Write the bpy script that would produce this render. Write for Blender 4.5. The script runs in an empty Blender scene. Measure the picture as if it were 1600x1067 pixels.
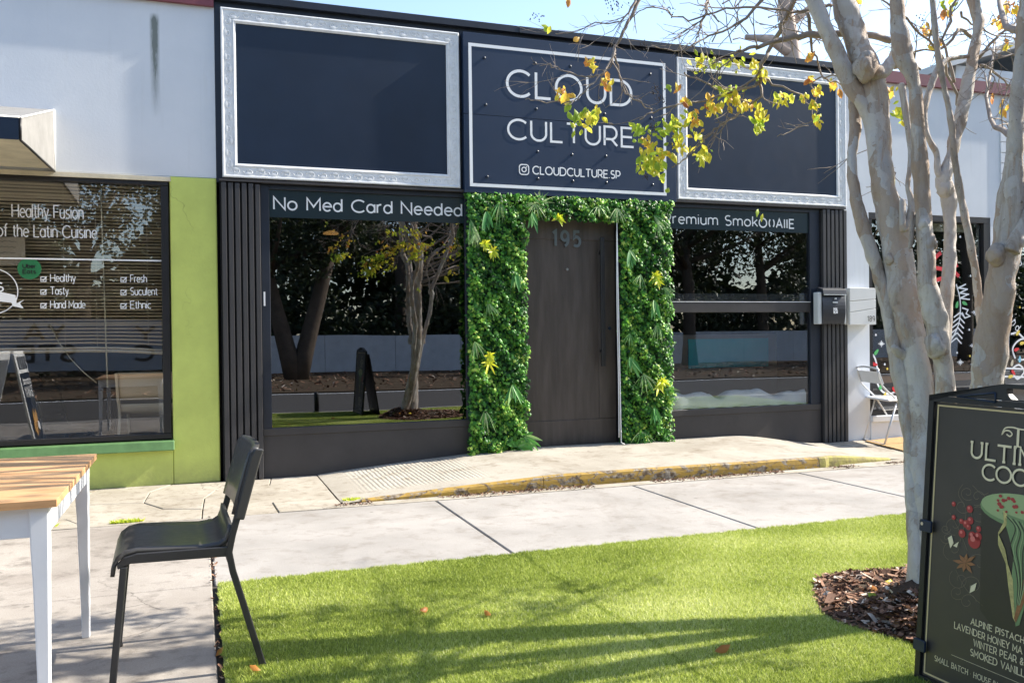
import bpy, bmesh, math, random
import numpy as np
from mathutils import Vector, Matrix
random.seed(7); rng = np.random.default_rng(7)
S = bpy.context.scene; COL = S.collection
rad = math.radians

# ---------------------------------------------------------------- camera
CF = 1368.0
YAW, PIT, ROL = rad(19.735), rad(.453), rad(-.661)
CPOS = Vector((0, -7.841, 1.2195))
_F = Vector((math.sin(YAW)*math.cos(PIT), math.cos(YAW)*math.cos(PIT), -math.sin(PIT)))
_R0 = Vector((math.cos(YAW), -math.sin(YAW), 0)); _U0 = _R0.cross(_F)
_R = math.cos(ROL)*_R0 + math.sin(ROL)*_U0
_U = -math.sin(ROL)*_R0 + math.cos(ROL)*_U0
cam_d = bpy.data.cameras.new('camera'); cam = bpy.data.objects.new('camera', cam_d); COL.objects.link(cam)
cam_d.sensor_width = 36; cam_d.lens = CF/1600*36; cam_d.clip_end = 600; cam_d.clip_start = .05
m = Matrix((( _R.x, _U.x, -_F.x), (_R.y, _U.y, -_F.y), (_R.z, _U.z, -_F.z))).to_4x4(); m.translation = CPOS
cam.matrix_world = m; S.camera = cam

# ---------------------------------------------------------------- sky, sun, exposure
SUN_AZ, SUN_EL = rad(-3.8), rad(38.0)      # azimuth measured from +X
W = bpy.data.worlds.new('World'); S.world = W; W.use_nodes = True
nt = W.node_tree; nt.nodes.clear()
sky = nt.nodes.new('ShaderNodeTexSky'); sky.sky_type = 'NISHITA'; sky.sun_disc = False
sky.sun_elevation = SUN_EL; sky.sun_rotation = math.pi/2 - SUN_AZ
sky.air_density = 1.0; sky.dust_density = 0.9; sky.ozone_density = 1.0
bg = nt.nodes.new('ShaderNodeBackground'); bg.inputs[1].default_value = 0.15
wo = nt.nodes.new('ShaderNodeOutputWorld')
hs = nt.nodes.new('ShaderNodeHueSaturation'); hs.inputs['Saturation'].default_value = 1.0; nt.links.new(sky.outputs[0], hs.inputs['Color']); nt.links.new(hs.outputs[0], bg.inputs[0]); nt.links.new(bg.outputs[0], wo.inputs[0])
sd = bpy.data.lights.new('sun', 'SUN'); sd.energy = 4.9; sd.angle = rad(.5); sd.color = (1, .93, .82)
so = bpy.data.objects.new('sun', sd); COL.objects.link(so)
sdir = Vector((math.cos(SUN_EL)*math.cos(SUN_AZ), math.cos(SUN_EL)*math.sin(SUN_AZ), math.sin(SUN_EL)))
so.rotation_euler = sdir.to_track_quat('Z', 'Y').to_euler()
S.view_settings.view_transform = 'Standard'; S.view_settings.look = 'None'
S.view_settings.gamma = 1; S.view_settings.exposure = 1.22; S.view_settings.use_curve_mapping = False

# ---------------------------------------------------------------- helpers
def _ray(u, v): return _F + _R*((u-800)/CF) - _U*((v-533.5)/CF)
def PY(u, v, y=0.0):
    r = _ray(u, v); return CPOS + r*((y-CPOS.y)/r.y)
def PZ(u, v, z=0.0):
    r = _ray(u, v); return CPOS + r*((z-CPOS.z)/r.z)
def PX(u, v, x):
    r = _ray(u, v); return CPOS + r*((x-CPOS.x)/r.x)

def tag(o, label=None, cat=None, group=None, kind=None):
    if label: o['label'] = label
    if cat: o['category'] = cat
    if group: o['group'] = group
    if kind: o['kind'] = kind
    return o
def wm(o): return (wm(o.parent) @ o.matrix_parent_inverse if o.parent else Matrix.Identity(4)) @ o.matrix_basis
def attach(o, p):
    """child keeps its world place"""
    if p: o.parent = p; o.matrix_parent_inverse = wm(p).inverted()
    return o
def empty(name, loc=(0, 0, 0), rz=0, parent=None):
    o = bpy.data.objects.new(name, None); COL.objects.link(o); o.location = loc; o.rotation_euler = (0, 0, rz)
    o.empty_display_size = .1
    return attach(o, parent)
def copy_tree(o, parent=None):
    c = o.copy(); COL.objects.link(c); c.parent = parent
    for k_ in list(o.children): copy_tree(k_, c)
    return c
class G:
    """collects geometry, in world coordinates unless the parent says otherwise"""
    def __init__(s): s.v = []; s.f = []; s.sm = []
    def add(s, vs, fs, smooth=False):
        b = len(s.v); s.v += [tuple(p) for p in vs]; s.f += [tuple(b+i for i in f) for f in fs]; s.sm += [smooth]*len(fs); return s
    def box(s, x0, x1, y0, y1, z0, z1):
        x0, x1 = min(x0, x1), max(x0, x1); y0, y1 = min(y0, y1), max(y0, y1); z0, z1 = min(z0, z1), max(z0, z1)
        vs = [(x, y, z) for z in (z0, z1) for y in (y0, y1) for x in (x0, x1)]
        return s.add(vs, [(0, 2, 3, 1), (4, 5, 7, 6), (0, 1, 5, 4), (2, 6, 7, 3), (0, 4, 6, 2), (1, 3, 7, 5)])
    def quad(s, a, b, c, d): return s.add([a, b, c, d], [(0, 1, 2, 3)])
    def prism(s, pts, d):
        """closed polygon pts extruded by vector d"""
        n = len(pts); d = Vector(d); p = [Vector(q) for q in pts]
        return s.add(p+[q+d for q in p], [tuple(range(n))[::-1], tuple(range(n, 2*n))]+[(i, (i+1) % n, n+(i+1) % n, n+i) for i in range(n)])
    def tube(s, pts, rs, n=8, cap=True):
        pts = [Vector(p) for p in pts]; 
        if not hasattr(rs, '__len__'): rs = [rs]*len(pts)
        vs = []; fs = []
        t0 = (pts[1]-pts[0]).normalized(); ref = Vector((0, 0, 1)) if abs(t0.z) < .9 else Vector((1, 0, 0))
        nrm = t0.cross(ref).normalized()
        for i, p in enumerate(pts):
            t = (pts[min(i+1, len(pts)-1)]-pts[max(i-1, 0)]).normalized()
            nrm = (nrm - t*nrm.dot(t)).normalized(); bi = t.cross(nrm)
            for k in range(n):
                a = 2*math.pi*k/n; vs.append(p+(nrm*math.cos(a)+bi*math.sin(a))*rs[i])
        for i in range(len(pts)-1):
            for k in range(n):
                a = i*n+k; b = i*n+(k+1) % n; fs.append((a, b, b+n, a+n))
        if cap: fs.append(tuple(range(n))[::-1]); fs.append(tuple(range((len(pts)-1)*n, len(pts)*n)))
        return s.add(vs, fs, True)
    def disc(s, c, r, nrm=(0, -1, 0), th=.01, n=20):
        c = Vector(c); nrm = Vector(nrm).normalized(); a = nrm.orthogonal().normalized(); b = nrm.cross(a)
        return s.prism([c+(a*math.cos(2*math.pi*k/n)+b*math.sin(2*math.pi*k/n))*r for k in range(n)], nrm*th)
    def build(s, name, mat, parent=None, bevel=0, seg=1):
        me = bpy.data.meshes.new(name); me.from_pydata(s.v, [], s.f); me.update()
        me.polygons.foreach_set('use_smooth', s.sm); me.materials.append(mat)
        o = bpy.data.objects.new(name, me); COL.objects.link(o)
        attach(o, parent)
        if bevel:
            b = o.modifiers.new('bevel', 'BEVEL'); b.width = bevel; b.segments = seg; b.limit_method = 'ANGLE'; b.angle_limit = rad(40)
        return o
def bx(name, mat, parent, *a, bevel=0): return G().box(*a).build(name, mat, parent, bevel)
def npmesh(name, V, F3, mat, parent=None, attr=None, smooth=False):
    """V (n,3), F3 (m,k) constant corner count"""
    me = bpy.data.meshes.new(name); n = len(V); mF, k = F3.shape
    me.vertices.add(n); me.vertices.foreach_set('co', np.asarray(V, np.float32).ravel())
    me.loops.add(mF*k); me.loops.foreach_set('vertex_index', np.asarray(F3, np.int32).ravel())
    me.polygons.add(mF); me.polygons.foreach_set('loop_start', np.arange(0, mF*k, k, dtype=np.int32))
    try: me.polygons.foreach_set('loop_total', np.full(mF, k, np.int32))
    except Exception: pass
    if attr is not None:
        a = me.attributes.new('tone', 'FLOAT', 'POINT'); a.data.foreach_set('value', np.asarray(attr, np.float32))
    me.update(calc_edges=True); me.materials.append(mat)
    o = bpy.data.objects.new(name, me); COL.objects.link(o)
    return attach(o, parent)

# ---------------------------------------------------------------- materials
class N:
    def __init__(s, name, rough=.6, metal=0, spec=.5):
        s.m = bpy.data.materials.new(name); s.m.use_nodes = True; s.t = s.m.node_tree
        s.b = s.t.nodes['Principled BSDF']; s.b.inputs['Roughness'].default_value = rough
        s.b.inputs['Metallic'].default_value = metal; s.b.inputs['Specular IOR Level'].default_value = spec
        s.co = s.t.nodes.new('ShaderNodeTexCoord').outputs['Object']
    def n(s, t, **k):
        o = s.t.nodes.new('ShaderNode'+t)
        for a, b in k.items(): setattr(o, a, b)
        return o
    def l(s, a, b): s.t.links.new(a, b)
    def noise(s, scale, detail=4, rough=.55, stretch=None, vec=None, dist=0):
        o = s.n('TexNoise'); o.inputs['Scale'].default_value = scale; o.inputs['Detail'].default_value = detail; o.inputs['Roughness'].default_value = rough
        o.inputs['Distortion'].default_value = dist
        v = vec or s.co
        if stretch:
            mp = s.n('Mapping'); mp.inputs['Scale'].default_value = stretch; s.l(v, mp.inputs[0]); v = mp.outputs[0]
        s.l(v, o.inputs['Vector']); return o.outputs['Fac']
    def ramp(s, fac, stops):
        r = s.n('ValToRGB'); e = r.color_ramp.elements
        while len(e) < len(stops): e.new(.5)
        for el, (p, c) in zip(e, stops): el.position = p; el.color = (*c, 1) if len(c) == 3 else c
        s.l(fac, r.inputs[0]); return r.outputs[0]
    def mix(s, fac, a, b, mode='MIX'):
        o = s.n('Mix', data_type='RGBA', blend_type=mode)
        if isinstance(fac, (int, float)): o.inputs[0].default_value = fac
        else: s.l(fac, o.inputs[0])
        for i, c in ((6, a), (7, b)):
            if isinstance(c, tuple): o.inputs[i].default_value = (*c, 1)
            else: s.l(c, o.inputs[i])
        return o.outputs[2]
    def color(s, c):
        if isinstance(c, tuple): s.b.inputs['Base Color'].default_value = (*c, 1)
        else: s.l(c, s.b.inputs['Base Color'])
        return s
    def rough(s, fac, a, b):
        mr = s.n('MapRange'); mr.inputs['To Min'].default_value = a; mr.inputs['To Max'].default_value = b
        s.l(fac, mr.inputs[0]); s.l(mr.outputs[0], s.b.inputs['Roughness']); return s
    def bump(s, h, st=.3, dist=.01):
        o = s.n('Bump'); o.inputs['Strength'].default_value = st; o.inputs['Distance'].default_value = dist
        s.l(h, o.inputs['Height']); s.l(o.outputs[0], s.b.inputs['Normal']); return s
def paint(name, c, rough=.55, var=.12, scale=3, bump=.15, bscale=60, spec=.4, metal=0):
    k = N(name, rough, metal, spec); d = tuple(max(0, x*(1-var)) for x in c); e = tuple(min(1, x*(1+var*.6)) for x in c)
    f = k.noise(scale, 6, .6); k.color(k.ramp(f, [(.3, d), (.7, e)])); k.rough(k.noise(scale*5), rough-.08, rough+.1)
    if bump: k.bump(k.noise(bscale, 5), bump, .004)
    return k.m
def flat(name, c, rough=.5, metal=0, spec=.5):
    k = N(name, rough, metal, spec); k.color(c); return k.m
def glass(name, refl, tint, rough=0.0):
    m = bpy.data.materials.new(name); m.use_nodes = True; t = m.node_tree; t.nodes.clear()
    o = t.nodes.new('ShaderNodeOutputMaterial'); tr = t.nodes.new('ShaderNodeBsdfTransparent'); gl = t.nodes.new('ShaderNodeBsdfGlossy')
    tr.inputs[0].default_value = (*tint, 1); gl.inputs[0].default_value = (.93, .95, 1, 1); gl.inputs['Roughness'].default_value = rough
    lw = t.nodes.new('ShaderNodeLayerWeight'); lw.inputs[0].default_value = .25
    mr = t.nodes.new('ShaderNodeMapRange'); mr.inputs['To Min'].default_value = refl; mr.inputs['To Max'].default_value = min(1, refl+.5)
    t.links.new(lw.outputs['Fresnel'], mr.inputs[0])
    mx = t.nodes.new('ShaderNodeMixShader'); t.links.new(mr.outputs[0], mx.inputs[0]); t.links.new(tr.outputs[0], mx.inputs[1]); t.links.new(gl.outputs[0], mx.inputs[2])
    # slight waviness of the pane
    nz = t.nodes.new('ShaderNodeTexNoise'); nz.inputs['Scale'].default_value = .9; nz.inputs['Detail'].default_value = 1
    tc = t.nodes.new('ShaderNodeTexCoord'); t.links.new(tc.outputs['Object'], nz.inputs['Vector'])
    bp = t.nodes.new('ShaderNodeBump'); bp.inputs['Strength'].default_value = .06; bp.inputs['Distance'].default_value = .02
    t.links.new(nz.outputs['Fac'], bp.inputs['Height']); t.links.new(bp.outputs[0], gl.inputs['Normal'])
    t.links.new(mx.outputs[0], o.inputs[0]); return m
def leafmat(name, stops, rough=.4, trans=.35, attr='tone', spec=.5):
    k = N(name, rough, 0, spec)
    at = k.n('Attribute', attribute_name=attr); c = k.ramp(at.outputs['Fac'], stops); k.color(c)
    tl = k.n('BsdfTranslucent'); k.l(c, tl.inputs[0]); mx = k.n('MixShader'); mx.inputs[0].default_value = trans
    k.l(k.b.outputs[0], mx.inputs[1]); k.l(tl.outputs[0], mx.inputs[2]); out = k.t.nodes['Material Output']; k.l(mx.outputs[0], out.inputs[0])
    return k.m

# stucco with the long black stain under the parapet
def stucco_white(name, stain=True):
    k = N(name, .8, 0, .2)
    base = k.ramp(k.noise(1.3, 6, .6), [(.3, (.60, .63, .67)), (.7, (.69, .71, .74))])
    drip = k.noise(2.2, 5, .6, stretch=(6, 1, .35)); base = k.mix(k.ramp(drip, [(.58, (0, 0, 0)), (.8, (.25, .25, .25))]), base, (.45, .45, .43))
    if stain:
        sx = k.n('SeparateXYZ'); k.l(k.co, sx.inputs[0])
        p = PY(241, 20); q = PY(241, 185)
        def mm(op, a, b):
            o = k.n('Math', operation=op)
            for i, x in enumerate((a, b)):
                if x is None: continue
                if isinstance(x, (int, float)): o.inputs[i].default_value = x
                else: k.l(x, o.inputs[i])
            return o.outputs[0]
        dx = mm('ABSOLUTE', mm('SUBTRACT', sx.outputs[0], p.x), None)
        wx = mm('SUBTRACT', 1.0, mm('DIVIDE', dx, .042))
        zz = k.n('MapRange'); zz.inputs['From Min'].default_value = q.z; zz.inputs['From Max'].default_value = p.z-.2; k.l(sx.outputs[2], zz.inputs[0])
        top = k.n('MapRange'); top.inputs['From Min'].default_value = p.z+.0; top.inputs['From Max'].default_value = p.z-.06; k.l(sx.outputs[2], top.inputs[0])
        nz = k.noise(9, 6, .7, stretch=(8, 1, 1.2))
        f = mm('MULTIPLY', mm('MULTIPLY', wx, zz.outputs[0]), top.outputs[0]); f = mm('MULTIPLY', f, mm('MULTIPLY', nz, 3.2))
        cl = k.n('Clamp'); k.l(f, cl.inputs[0]); f = mm('MULTIPLY', cl.outputs[0], .85)
        base = k.mix(f, base, (.10, .12, .10))
    k.color(base); k.bump(k.noise(45, 6, .65), .18, .004); return k.m

M = {}
M['white_wall'] = stucco_white('white_stucco')
M['white_wall2'] = stucco_white('white_stucco_plain', False)
def oldpaint(name, c, grime):
    k = N(name, .65, 0, .3); co = k.ramp(k.noise(2.2, 7, .65), [(.3, tuple(x*.84 for x in c)), (.7, tuple(min(1, x*1.08) for x in c))])
    v = k.n('TexVoronoi', feature='DISTANCE_TO_EDGE'); v.inputs['Scale'].default_value = 1.3; nz = k.n('TexNoise'); nz.inputs['Scale'].default_value = 4; nz.inputs['Detail'].default_value = 5; k.l(k.co, nz.inputs['Vector'])
    sm = k.n('VectorMath', operation='SCALE'); sm.inputs['Scale'].default_value = .4; vm = k.n('VectorMath', operation='ADD'); k.l(nz.outputs['Color'], sm.inputs[0]); k.l(k.co, vm.inputs[0]); k.l(sm.outputs[0], vm.inputs[1]); k.l(vm.outputs[0], v.inputs['Vector'])
    cm = k.mix(1.0, k.ramp(v.outputs['Distance'], [(0, (.6, .6, .6)), (.006, (0, 0, 0))]), k.ramp(k.noise(1.5, 2), [(.5, (0, 0, 0)), (.6, (1, 1, 1))]), 'MULTIPLY'); co = k.mix(cm, co, tuple(x*.35 for x in c))
    sx = k.n('SeparateXYZ'); k.l(k.co, sx.inputs[0]); mr = k.n('MapRange'); mr.inputs['From Min'].default_value = .22; mr.inputs['From Max'].default_value = 0; k.l(sx.outputs[2], mr.inputs[0])
    mu = k.n('Math', operation='MULTIPLY'); k.l(mr.outputs[0], mu.inputs[0]); k.l(k.noise(14, 6, .7), mu.inputs[1]); co = k.mix(mu.outputs[0], co, grime)
    co = k.mix(k.ramp(k.noise(26, 5, .7), [(.68, (0, 0, 0)), (.74, (.6, .6, .6))]), co, tuple(x*.55 for x in c))
    k.color(co); k.bump(k.noise(38, 6, .65), .4, .006); return k.m
M['lime'] = oldpaint('lime_painted_stucco', (.56, .64, .16), (.20, .20, .10)) or paint('lime_painted_stucco', (.56, .64, .16), .6, .16, 2.2, .3, 40)
M['sillgreen'] = paint('green_sill_paint', (.10, .20, .075), .5, .25, 8, .3, 30)
M['maroon'] = paint('maroon_metal', (.19, .055, .07), .5, .15, 3, 0)
M['navy'] = paint('black_fascia', (.020, .025, .038), .42, .2, 3, .05)
M['panelblack'] = paint('black_board', (.010, .020, .042), .38, .18, 2, .04)
M['charcoal'] = paint('charcoal_paint', (.050, .046, .046), .5, .2, 3, .2, 30)
M['slat'] = paint('charcoal_slat', (.052, .050, .052), .45, .15, 3, .15, 25)
M['gap'] = flat('dark_gap', (.008, .008, .01), .8)
M['frameblack'] = paint('black_window_frame', (.018, .017, .018), .4, .2, 5, .05)
M['silver'] = paint('silver_frame', (.72, .73, .74), .6, .10, 14, .15, 90, .4, 0)
M['silver2'] = paint('silver_ornament', (.72, .73, .74), .6, .08, 20, .2, 120, .5, 0)
M['whitevinyl'] = flat('white_vinyl', (.82, .83, .84), .45)
M['bandfilm'] = flat('dark_teal_film', (.020, .034, .042), .22)
M['cream'] = paint('cream_trim', (.62, .56, .42), .6, .2, 6, .2)
M['awn'] = paint('grey_awning_canvas', (.24, .235, .225), .8, .15, 8, .4, 200)
M['awnedge'] = flat('white_piping', (.75, .75, .73), .6)
M['blind'] = paint('beige_blind', (.74, .64, .50), .5, .15, 4, 0)
M['steel'] = flat('steel', (.5, .5, .52), .3, 1)
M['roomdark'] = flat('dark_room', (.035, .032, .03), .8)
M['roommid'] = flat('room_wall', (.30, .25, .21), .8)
M['glass_dark'] = glass('tinted_reflective_glass', .19, (.35, .38, .40))
M['glass_left'] = glass('clear_shop_glass', .085, (.93, .93, .91))
M['glass_right'] = glass('shop_glass', .10, (.88, .90, .90))
M['greend'] = flat('dark_green_vinyl', (.02, .17, .06), .45)
M['redv'] = flat('red_vinyl', (.70, .03, .04), .4)
M['greenv'] = flat('green_vinyl', (.10, .45, .14), .4)
M['yellowv'] = flat('yellow_vinyl', (.80, .60, .10), .4)
M['bluev'] = flat('blue_vinyl', (.25, .55, .70), .4)

# door wood
k = N('worn_dark_door', .45, 0, .4)
c = k.ramp(k.noise(3, 6, .6, stretch=(5, 5, .6)), [(.3, (.050, .040, .034)), (.7, (.088, .071, .062))])
c = k.mix(k.ramp(k.noise(9, 5, .7), [(.70, (0, 0, 0)), (.78, (.5, .5, .5))]), c, (.16, .11, .09)); k.color(c)
k.rough(k.noise(6), .35, .6); k.bump(k.noise(30, 5, .6, stretch=(6, 6, .5)), .25, .004); M['door'] = k.m

# concrete
def concrete(name, lo, hi, dark=(.16, .14, .12), damt=.5, crack=False, sc=1.0, rib=False):
    k = N(name, .85, 0, .25)
    a = k.noise(1.1*sc, 8, .62, dist=.4); b = k.noise(6*sc, 6, .7); f = k.noise(160, 3, .6)
    c = k.ramp(a, [(.3, lo), (.7, hi)])
    c = k.mix(k.ramp(b, [(.52, (0, 0, 0)), (.75, (damt, damt, damt))]), c, dark)
    c = k.mix(k.ramp(f, [(.35, (.28, .28, .28)), (.6, (0, 0, 0))]), c, (lo[0]*.55, lo[1]*.52, lo[2]*.5))
    h = k.mix(.5, f, k.noise(25, 5, .7))
    vo = k.n('TexVoronoi'); vo.inputs['Scale'].default_value = 2.6; k.l(k.co, vo.inputs['Vector'])
    sp = k.ramp(vo.outputs['Distance'], [(.028, (.65, .65, .65)), (.045, (0, 0, 0))]); c = k.mix(sp, c, (.13, .115, .10))
    st_ = k.noise(.55*sc, 5, .7, dist=1.2); c = k.mix(k.ramp(st_, [(.55, (0, 0, 0)), (.72, (.45, .45, .45))]), c, dark)
    if crack:
        v = k.n('TexVoronoi', feature='DISTANCE_TO_EDGE'); v.inputs['Scale'].default_value = 1.1
        nz = k.n('TexNoise'); nz.inputs['Scale'].default_value = 3; nz.inputs['Detail'].default_value = 6; k.l(k.co, nz.inputs['Vector'])
        vm = k.n('VectorMath', operation='ADD'); sm = k.n('VectorMath', operation='SCALE'); sm.inputs['Scale'].default_value = .35
        k.l(nz.outputs['Color'], sm.inputs[0]); k.l(k.co, vm.inputs[0]); k.l(sm.outputs[0], vm.inputs[1]); k.l(vm.outputs[0], v.inputs['Vector'])
        mk_ = k.noise(1.7, 2)
        cm = k.ramp(v.outputs['Distance'], [(.0, (.7, .7, .7)), (.006, (0, 0, 0))])
        cm = k.mix(1.0, cm, k.ramp(mk_, [(.5, (0, 0, 0)), (.58, (1, 1, 1))]), 'MULTIPLY')
        c = k.mix(cm, c, (.07, .06, .05))
    if rib:
        w = k.n('TexWave', wave_type='BANDS', bands_direction='X'); w.inputs['Scale'].default_value = 8.5; w.inputs['Distortion'].default_value = 2.0; w.inputs['Detail'].default_value = 3
        k.l(k.co, w.inputs[0]); sx = k.n('SeparateXYZ'); k.l(k.co, sx.inputs[0])
        r1 = k.n('MapRange'); r1.inputs['From Min'].default_value = 1.15; r1.inputs['From Max'].default_value = 1.35; k.l(sx.outputs[0], r1.inputs[0])
        r2 = k.n('MapRange'); r2.inputs['From Min'].default_value = 2.25; r2.inputs['From Max'].default_value = 2.1; k.l(sx.outputs[0], r2.inputs[0])
        r3 = k.n('MapRange'); r3.inputs['From Min'].default_value = -1.15; r3.inputs['From Max'].default_value = -1.0; k.l(sx.outputs[1], r3.inputs[0])
        mu = k.n('Math', operation='MULTIPLY'); k.l(r1.outputs[0], mu.inputs[0]); k.l(r2.outputs[0], mu.inputs[1])
        mu1 = k.n('Math', operation='MULTIPLY'); k.l(mu.outputs[0], mu1.inputs[0]); k.l(r3.outputs[0], mu1.inputs[1])
        mu2 = k.n('Math', operation='MULTIPLY'); k.l(mu1.outputs[0], mu2.inputs[0]); k.l(w.outputs['Fac'], mu2.inputs[1])
        sc_ = k.n('Math', operation='MULTIPLY'); k.l(mu2.outputs[0], sc_.inputs[0]); sc_.inputs[1].default_value = 2.2
        ad = k.n('Math', operation='ADD'); k.l(sc_.outputs[0], ad.inputs[0]); k.l(h, ad.inputs[1]); h = ad.outputs[0]
    k.color(c); k.bump(h, .5, .004); return k.m
M['slab'] = concrete('concrete_walk', (.27, .255, .235), (.43, .405, .375), (.17, .14, .11), .7)
M['slabL'] = concrete('weathered_concrete', (.25, .22, .19), (.44, .405, .36), (.10, .085, .072), .85, True)
M['paver'] = concrete('old_paving', (.31, .275, .22), (.48, .44, .37), (.14, .105, .065), .9, True, 1.8)
M['ramp'] = concrete('ramp_concrete', (.32, .29, .24), (.47, .435, .37), (.17, .13, .085), .8, False, 1, True)
M['joint'] = flat('dirt_joint', (.045, .036, .028), .95)
k = N('ground_soil', .95, 0, .1); k.color(k.ramp(k.noise(3, 8, .7), [(.3, (.055, .04, .028)), (.7, (.12, .09, .06))])); k.bump(k.noise(20, 6), .6, .03); M['soil'] = k.m
# chipped yellow kerb paint
k = N('yellow_kerb_paint', .7, 0, .3)
nz = k.noise(7, 8, .75, stretch=(1, 1, 2.2), dist=.8)
c = k.ramp(k.noise(18, 5), [(.3, (.29, .18, .035)), (.7, (.42, .27, .055))])
c = k.mix(k.ramp(nz, [(.50, (0, 0, 0)), (.54, (1, 1, 1))]), c, k.ramp(k.noise(30), [(.4, (.09, .06, .035)), (.7, (.36, .32, .26))])); k.color(c)
k.bump(nz, .8, .006); M['kerb'] = k.m
# asphalt
k = N('asphalt', .85, 0, .3); c = k.ramp(k.noise(260, 3, .7), [(.3, (.035, .034, .033)), (.62, (.085, .08, .076)), (.8, (.16, .15, .14))])
k.color(c); k.bump(k.noise(260, 3), .6, .004); M['asphalt'] = k.m
# bark of crape myrtle
k = N('smooth_mottled_bark', .7, 0, .25)
a = k.noise(6, 8, .7, stretch=(1.6, 1.6, .4), dist=.8); b = k.noise(16, 6, .7, stretch=(1.5, 1.5, .25), dist=.5); e_ = k.noise(60, 6, .75)
c = k.ramp(a, [(.34, (.26, .20, .15)), (.46, (.40, .34, .285)), (.54, (.48, .43, .38)), (.68, (.41, .40, .39))])
c = k.mix(k.ramp(b, [(.54, (0, 0, 0)), (.66, (.7, .7, .7))]), c, (.40, .26, .17))
c = k.mix(k.ramp(k.noise(9, 4, .6, stretch=(1, 1, .5)), [(.60, (0, 0, 0)), (.66, (.55, .55, .55))]), c, (.62, .60, .56))
c = k.mix(k.ramp(e_, [(.60, (0, 0, 0)), (.68, (.8, .8, .8))]), c, (.08, .06, .045))
vf = k.n('TexVoronoi'); vf.inputs['Scale'].default_value = 9; mpp = k.n('Mapping'); mpp.inputs['Scale'].default_value = (1.3, 1.3, .32)
wn = k.n('TexNoise'); wn.inputs['Scale'].default_value = 7; wn.inputs['Detail'].default_value = 7; k.l(k.co, wn.inputs['Vector']); sm_ = k.n('VectorMath', operation='SCALE'); sm_.inputs['Scale'].default_value = .28; va = k.n('VectorMath', operation='ADD')
k.l(wn.outputs['Color'], sm_.inputs[0]); k.l(k.co, va.inputs[0]); k.l(sm_.outputs[0], va.inputs[1]); k.l(va.outputs[0], mpp.inputs[0]); k.l(mpp.outputs[0], vf.inputs['Vector'])
sc3 = k.n('SeparateColor'); k.l(vf.outputs['Color'], sc3.inputs[0])
c = k.mix(k.ramp(sc3.outputs[0], [(.60, (0, 0, 0)), (.62, (.55, .55, .55))]), c, (.60, .56, .51))
c = k.mix(k.ramp(sc3.outputs[1], [(.76, (0, 0, 0)), (.78, (.6, .6, .6))]), c, (.36, .25, .17))
hb_ = k.mix(.45, b, e_); hb_ = k.mix(.25, hb_, sc3.outputs[0])
k.color(c); k.bump(hb_, 1.0, .018); M['bark'] = k.m
M['twig'] = paint('twig_bark', (.30, .245, .205), .7, .25, 10, 0)
M['berry'] = flat('seed_capsule', (.035, .022, .018), .6)
M['turf'] = leafmat('turf_blade', [(0, (.15, .21, .03)), (.38, (.38, .46, .07)), (.72, (.64, .69, .19)), (1, (.86, .86, .48))], .6, .3, spec=.25)
M['turfbase'] = paint('turf_backing', (.16, .20, .05), .9, .3, 8, .3)
M['ivy'] = leafmat('artificial_ivy', [(0, (.012, .06, .012)), (.3, (.045, .19, .025)), (.6, (.13, .38, .04)), (.85, (.34, .60, .08)), (1, (.60, .78, .16))], .42, .35, spec=.4)  # yellow-green end of the ramp stands in for sunlit highlights
M['fern'] = leafmat('artificial_fern', [(0, (.04, .20, .05)), (.5, (.12, .36, .07)), (1, (.60, .72, .35))], .4, .35)
M['croton'] = leafmat('artificial_yellow_leaf', [(0, (.25, .42, .02)), (.4, (.55, .66, .03)), (1, (.92, .88, .06))], .4, .4)
M['autumn'] = leafmat('autumn_leaf', [(0, (.38, .54, .06)), (.3, (.72, .74, .08)), (.6, (.92, .74, .09)), (.85, (.84, .42, .10)), (1, (.55, .20, .07))], .45, .6)
M['oakleaf'] = leafmat('evergreen_leaf', [(0, (.012, .022, .006)), (.6, (.035, .055, .015)), (1, (.08, .09, .025))], .5, .2)
M['mulch'] = leafmat('bark_mulch', [(0, (.05, .026, .017)), (.45, (.22, .12, .078)), (.8, (.36, .22, .145)), (1, (.66, .55, .44))], .9, 0.0, spec=.2)
M['hedgeback'] = flat('hedge_backing', (.006, .03, .008), .9)
# pine table top
k = N('pine_table_top', .5, 0, .4)
g = k.noise(4, 8, .6, stretch=(.6, 6, 6), dist=.8)
c = k.ramp(g, [(.3, (.40, .20, .085)), (.5, (.56, .32, .15)), (.7, (.64, .40, .21))])
c = k.mix(k.ramp(k.noise(2.5, 3, .5, stretch=(1.2, 3, 3)), [(.70, (0, 0, 0)), (.76, (.8, .8, .8))]), c, (.24, .10, .04)); k.color(c); k.bump(g, .15, .003); M['pine'] = k.m
M['tablewhite'] = paint('white_table_paint', (.70, .71, .73), .45, .06, 5, .05)
M['chairblack'] = paint('black_powder_coat', (.030, .030, .031), .36, .15, 8, .1, 200)
M['chairplastic'] = paint('black_plastic', (.055, .053, .050), .33, .1, 8, .1, 300)

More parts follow.
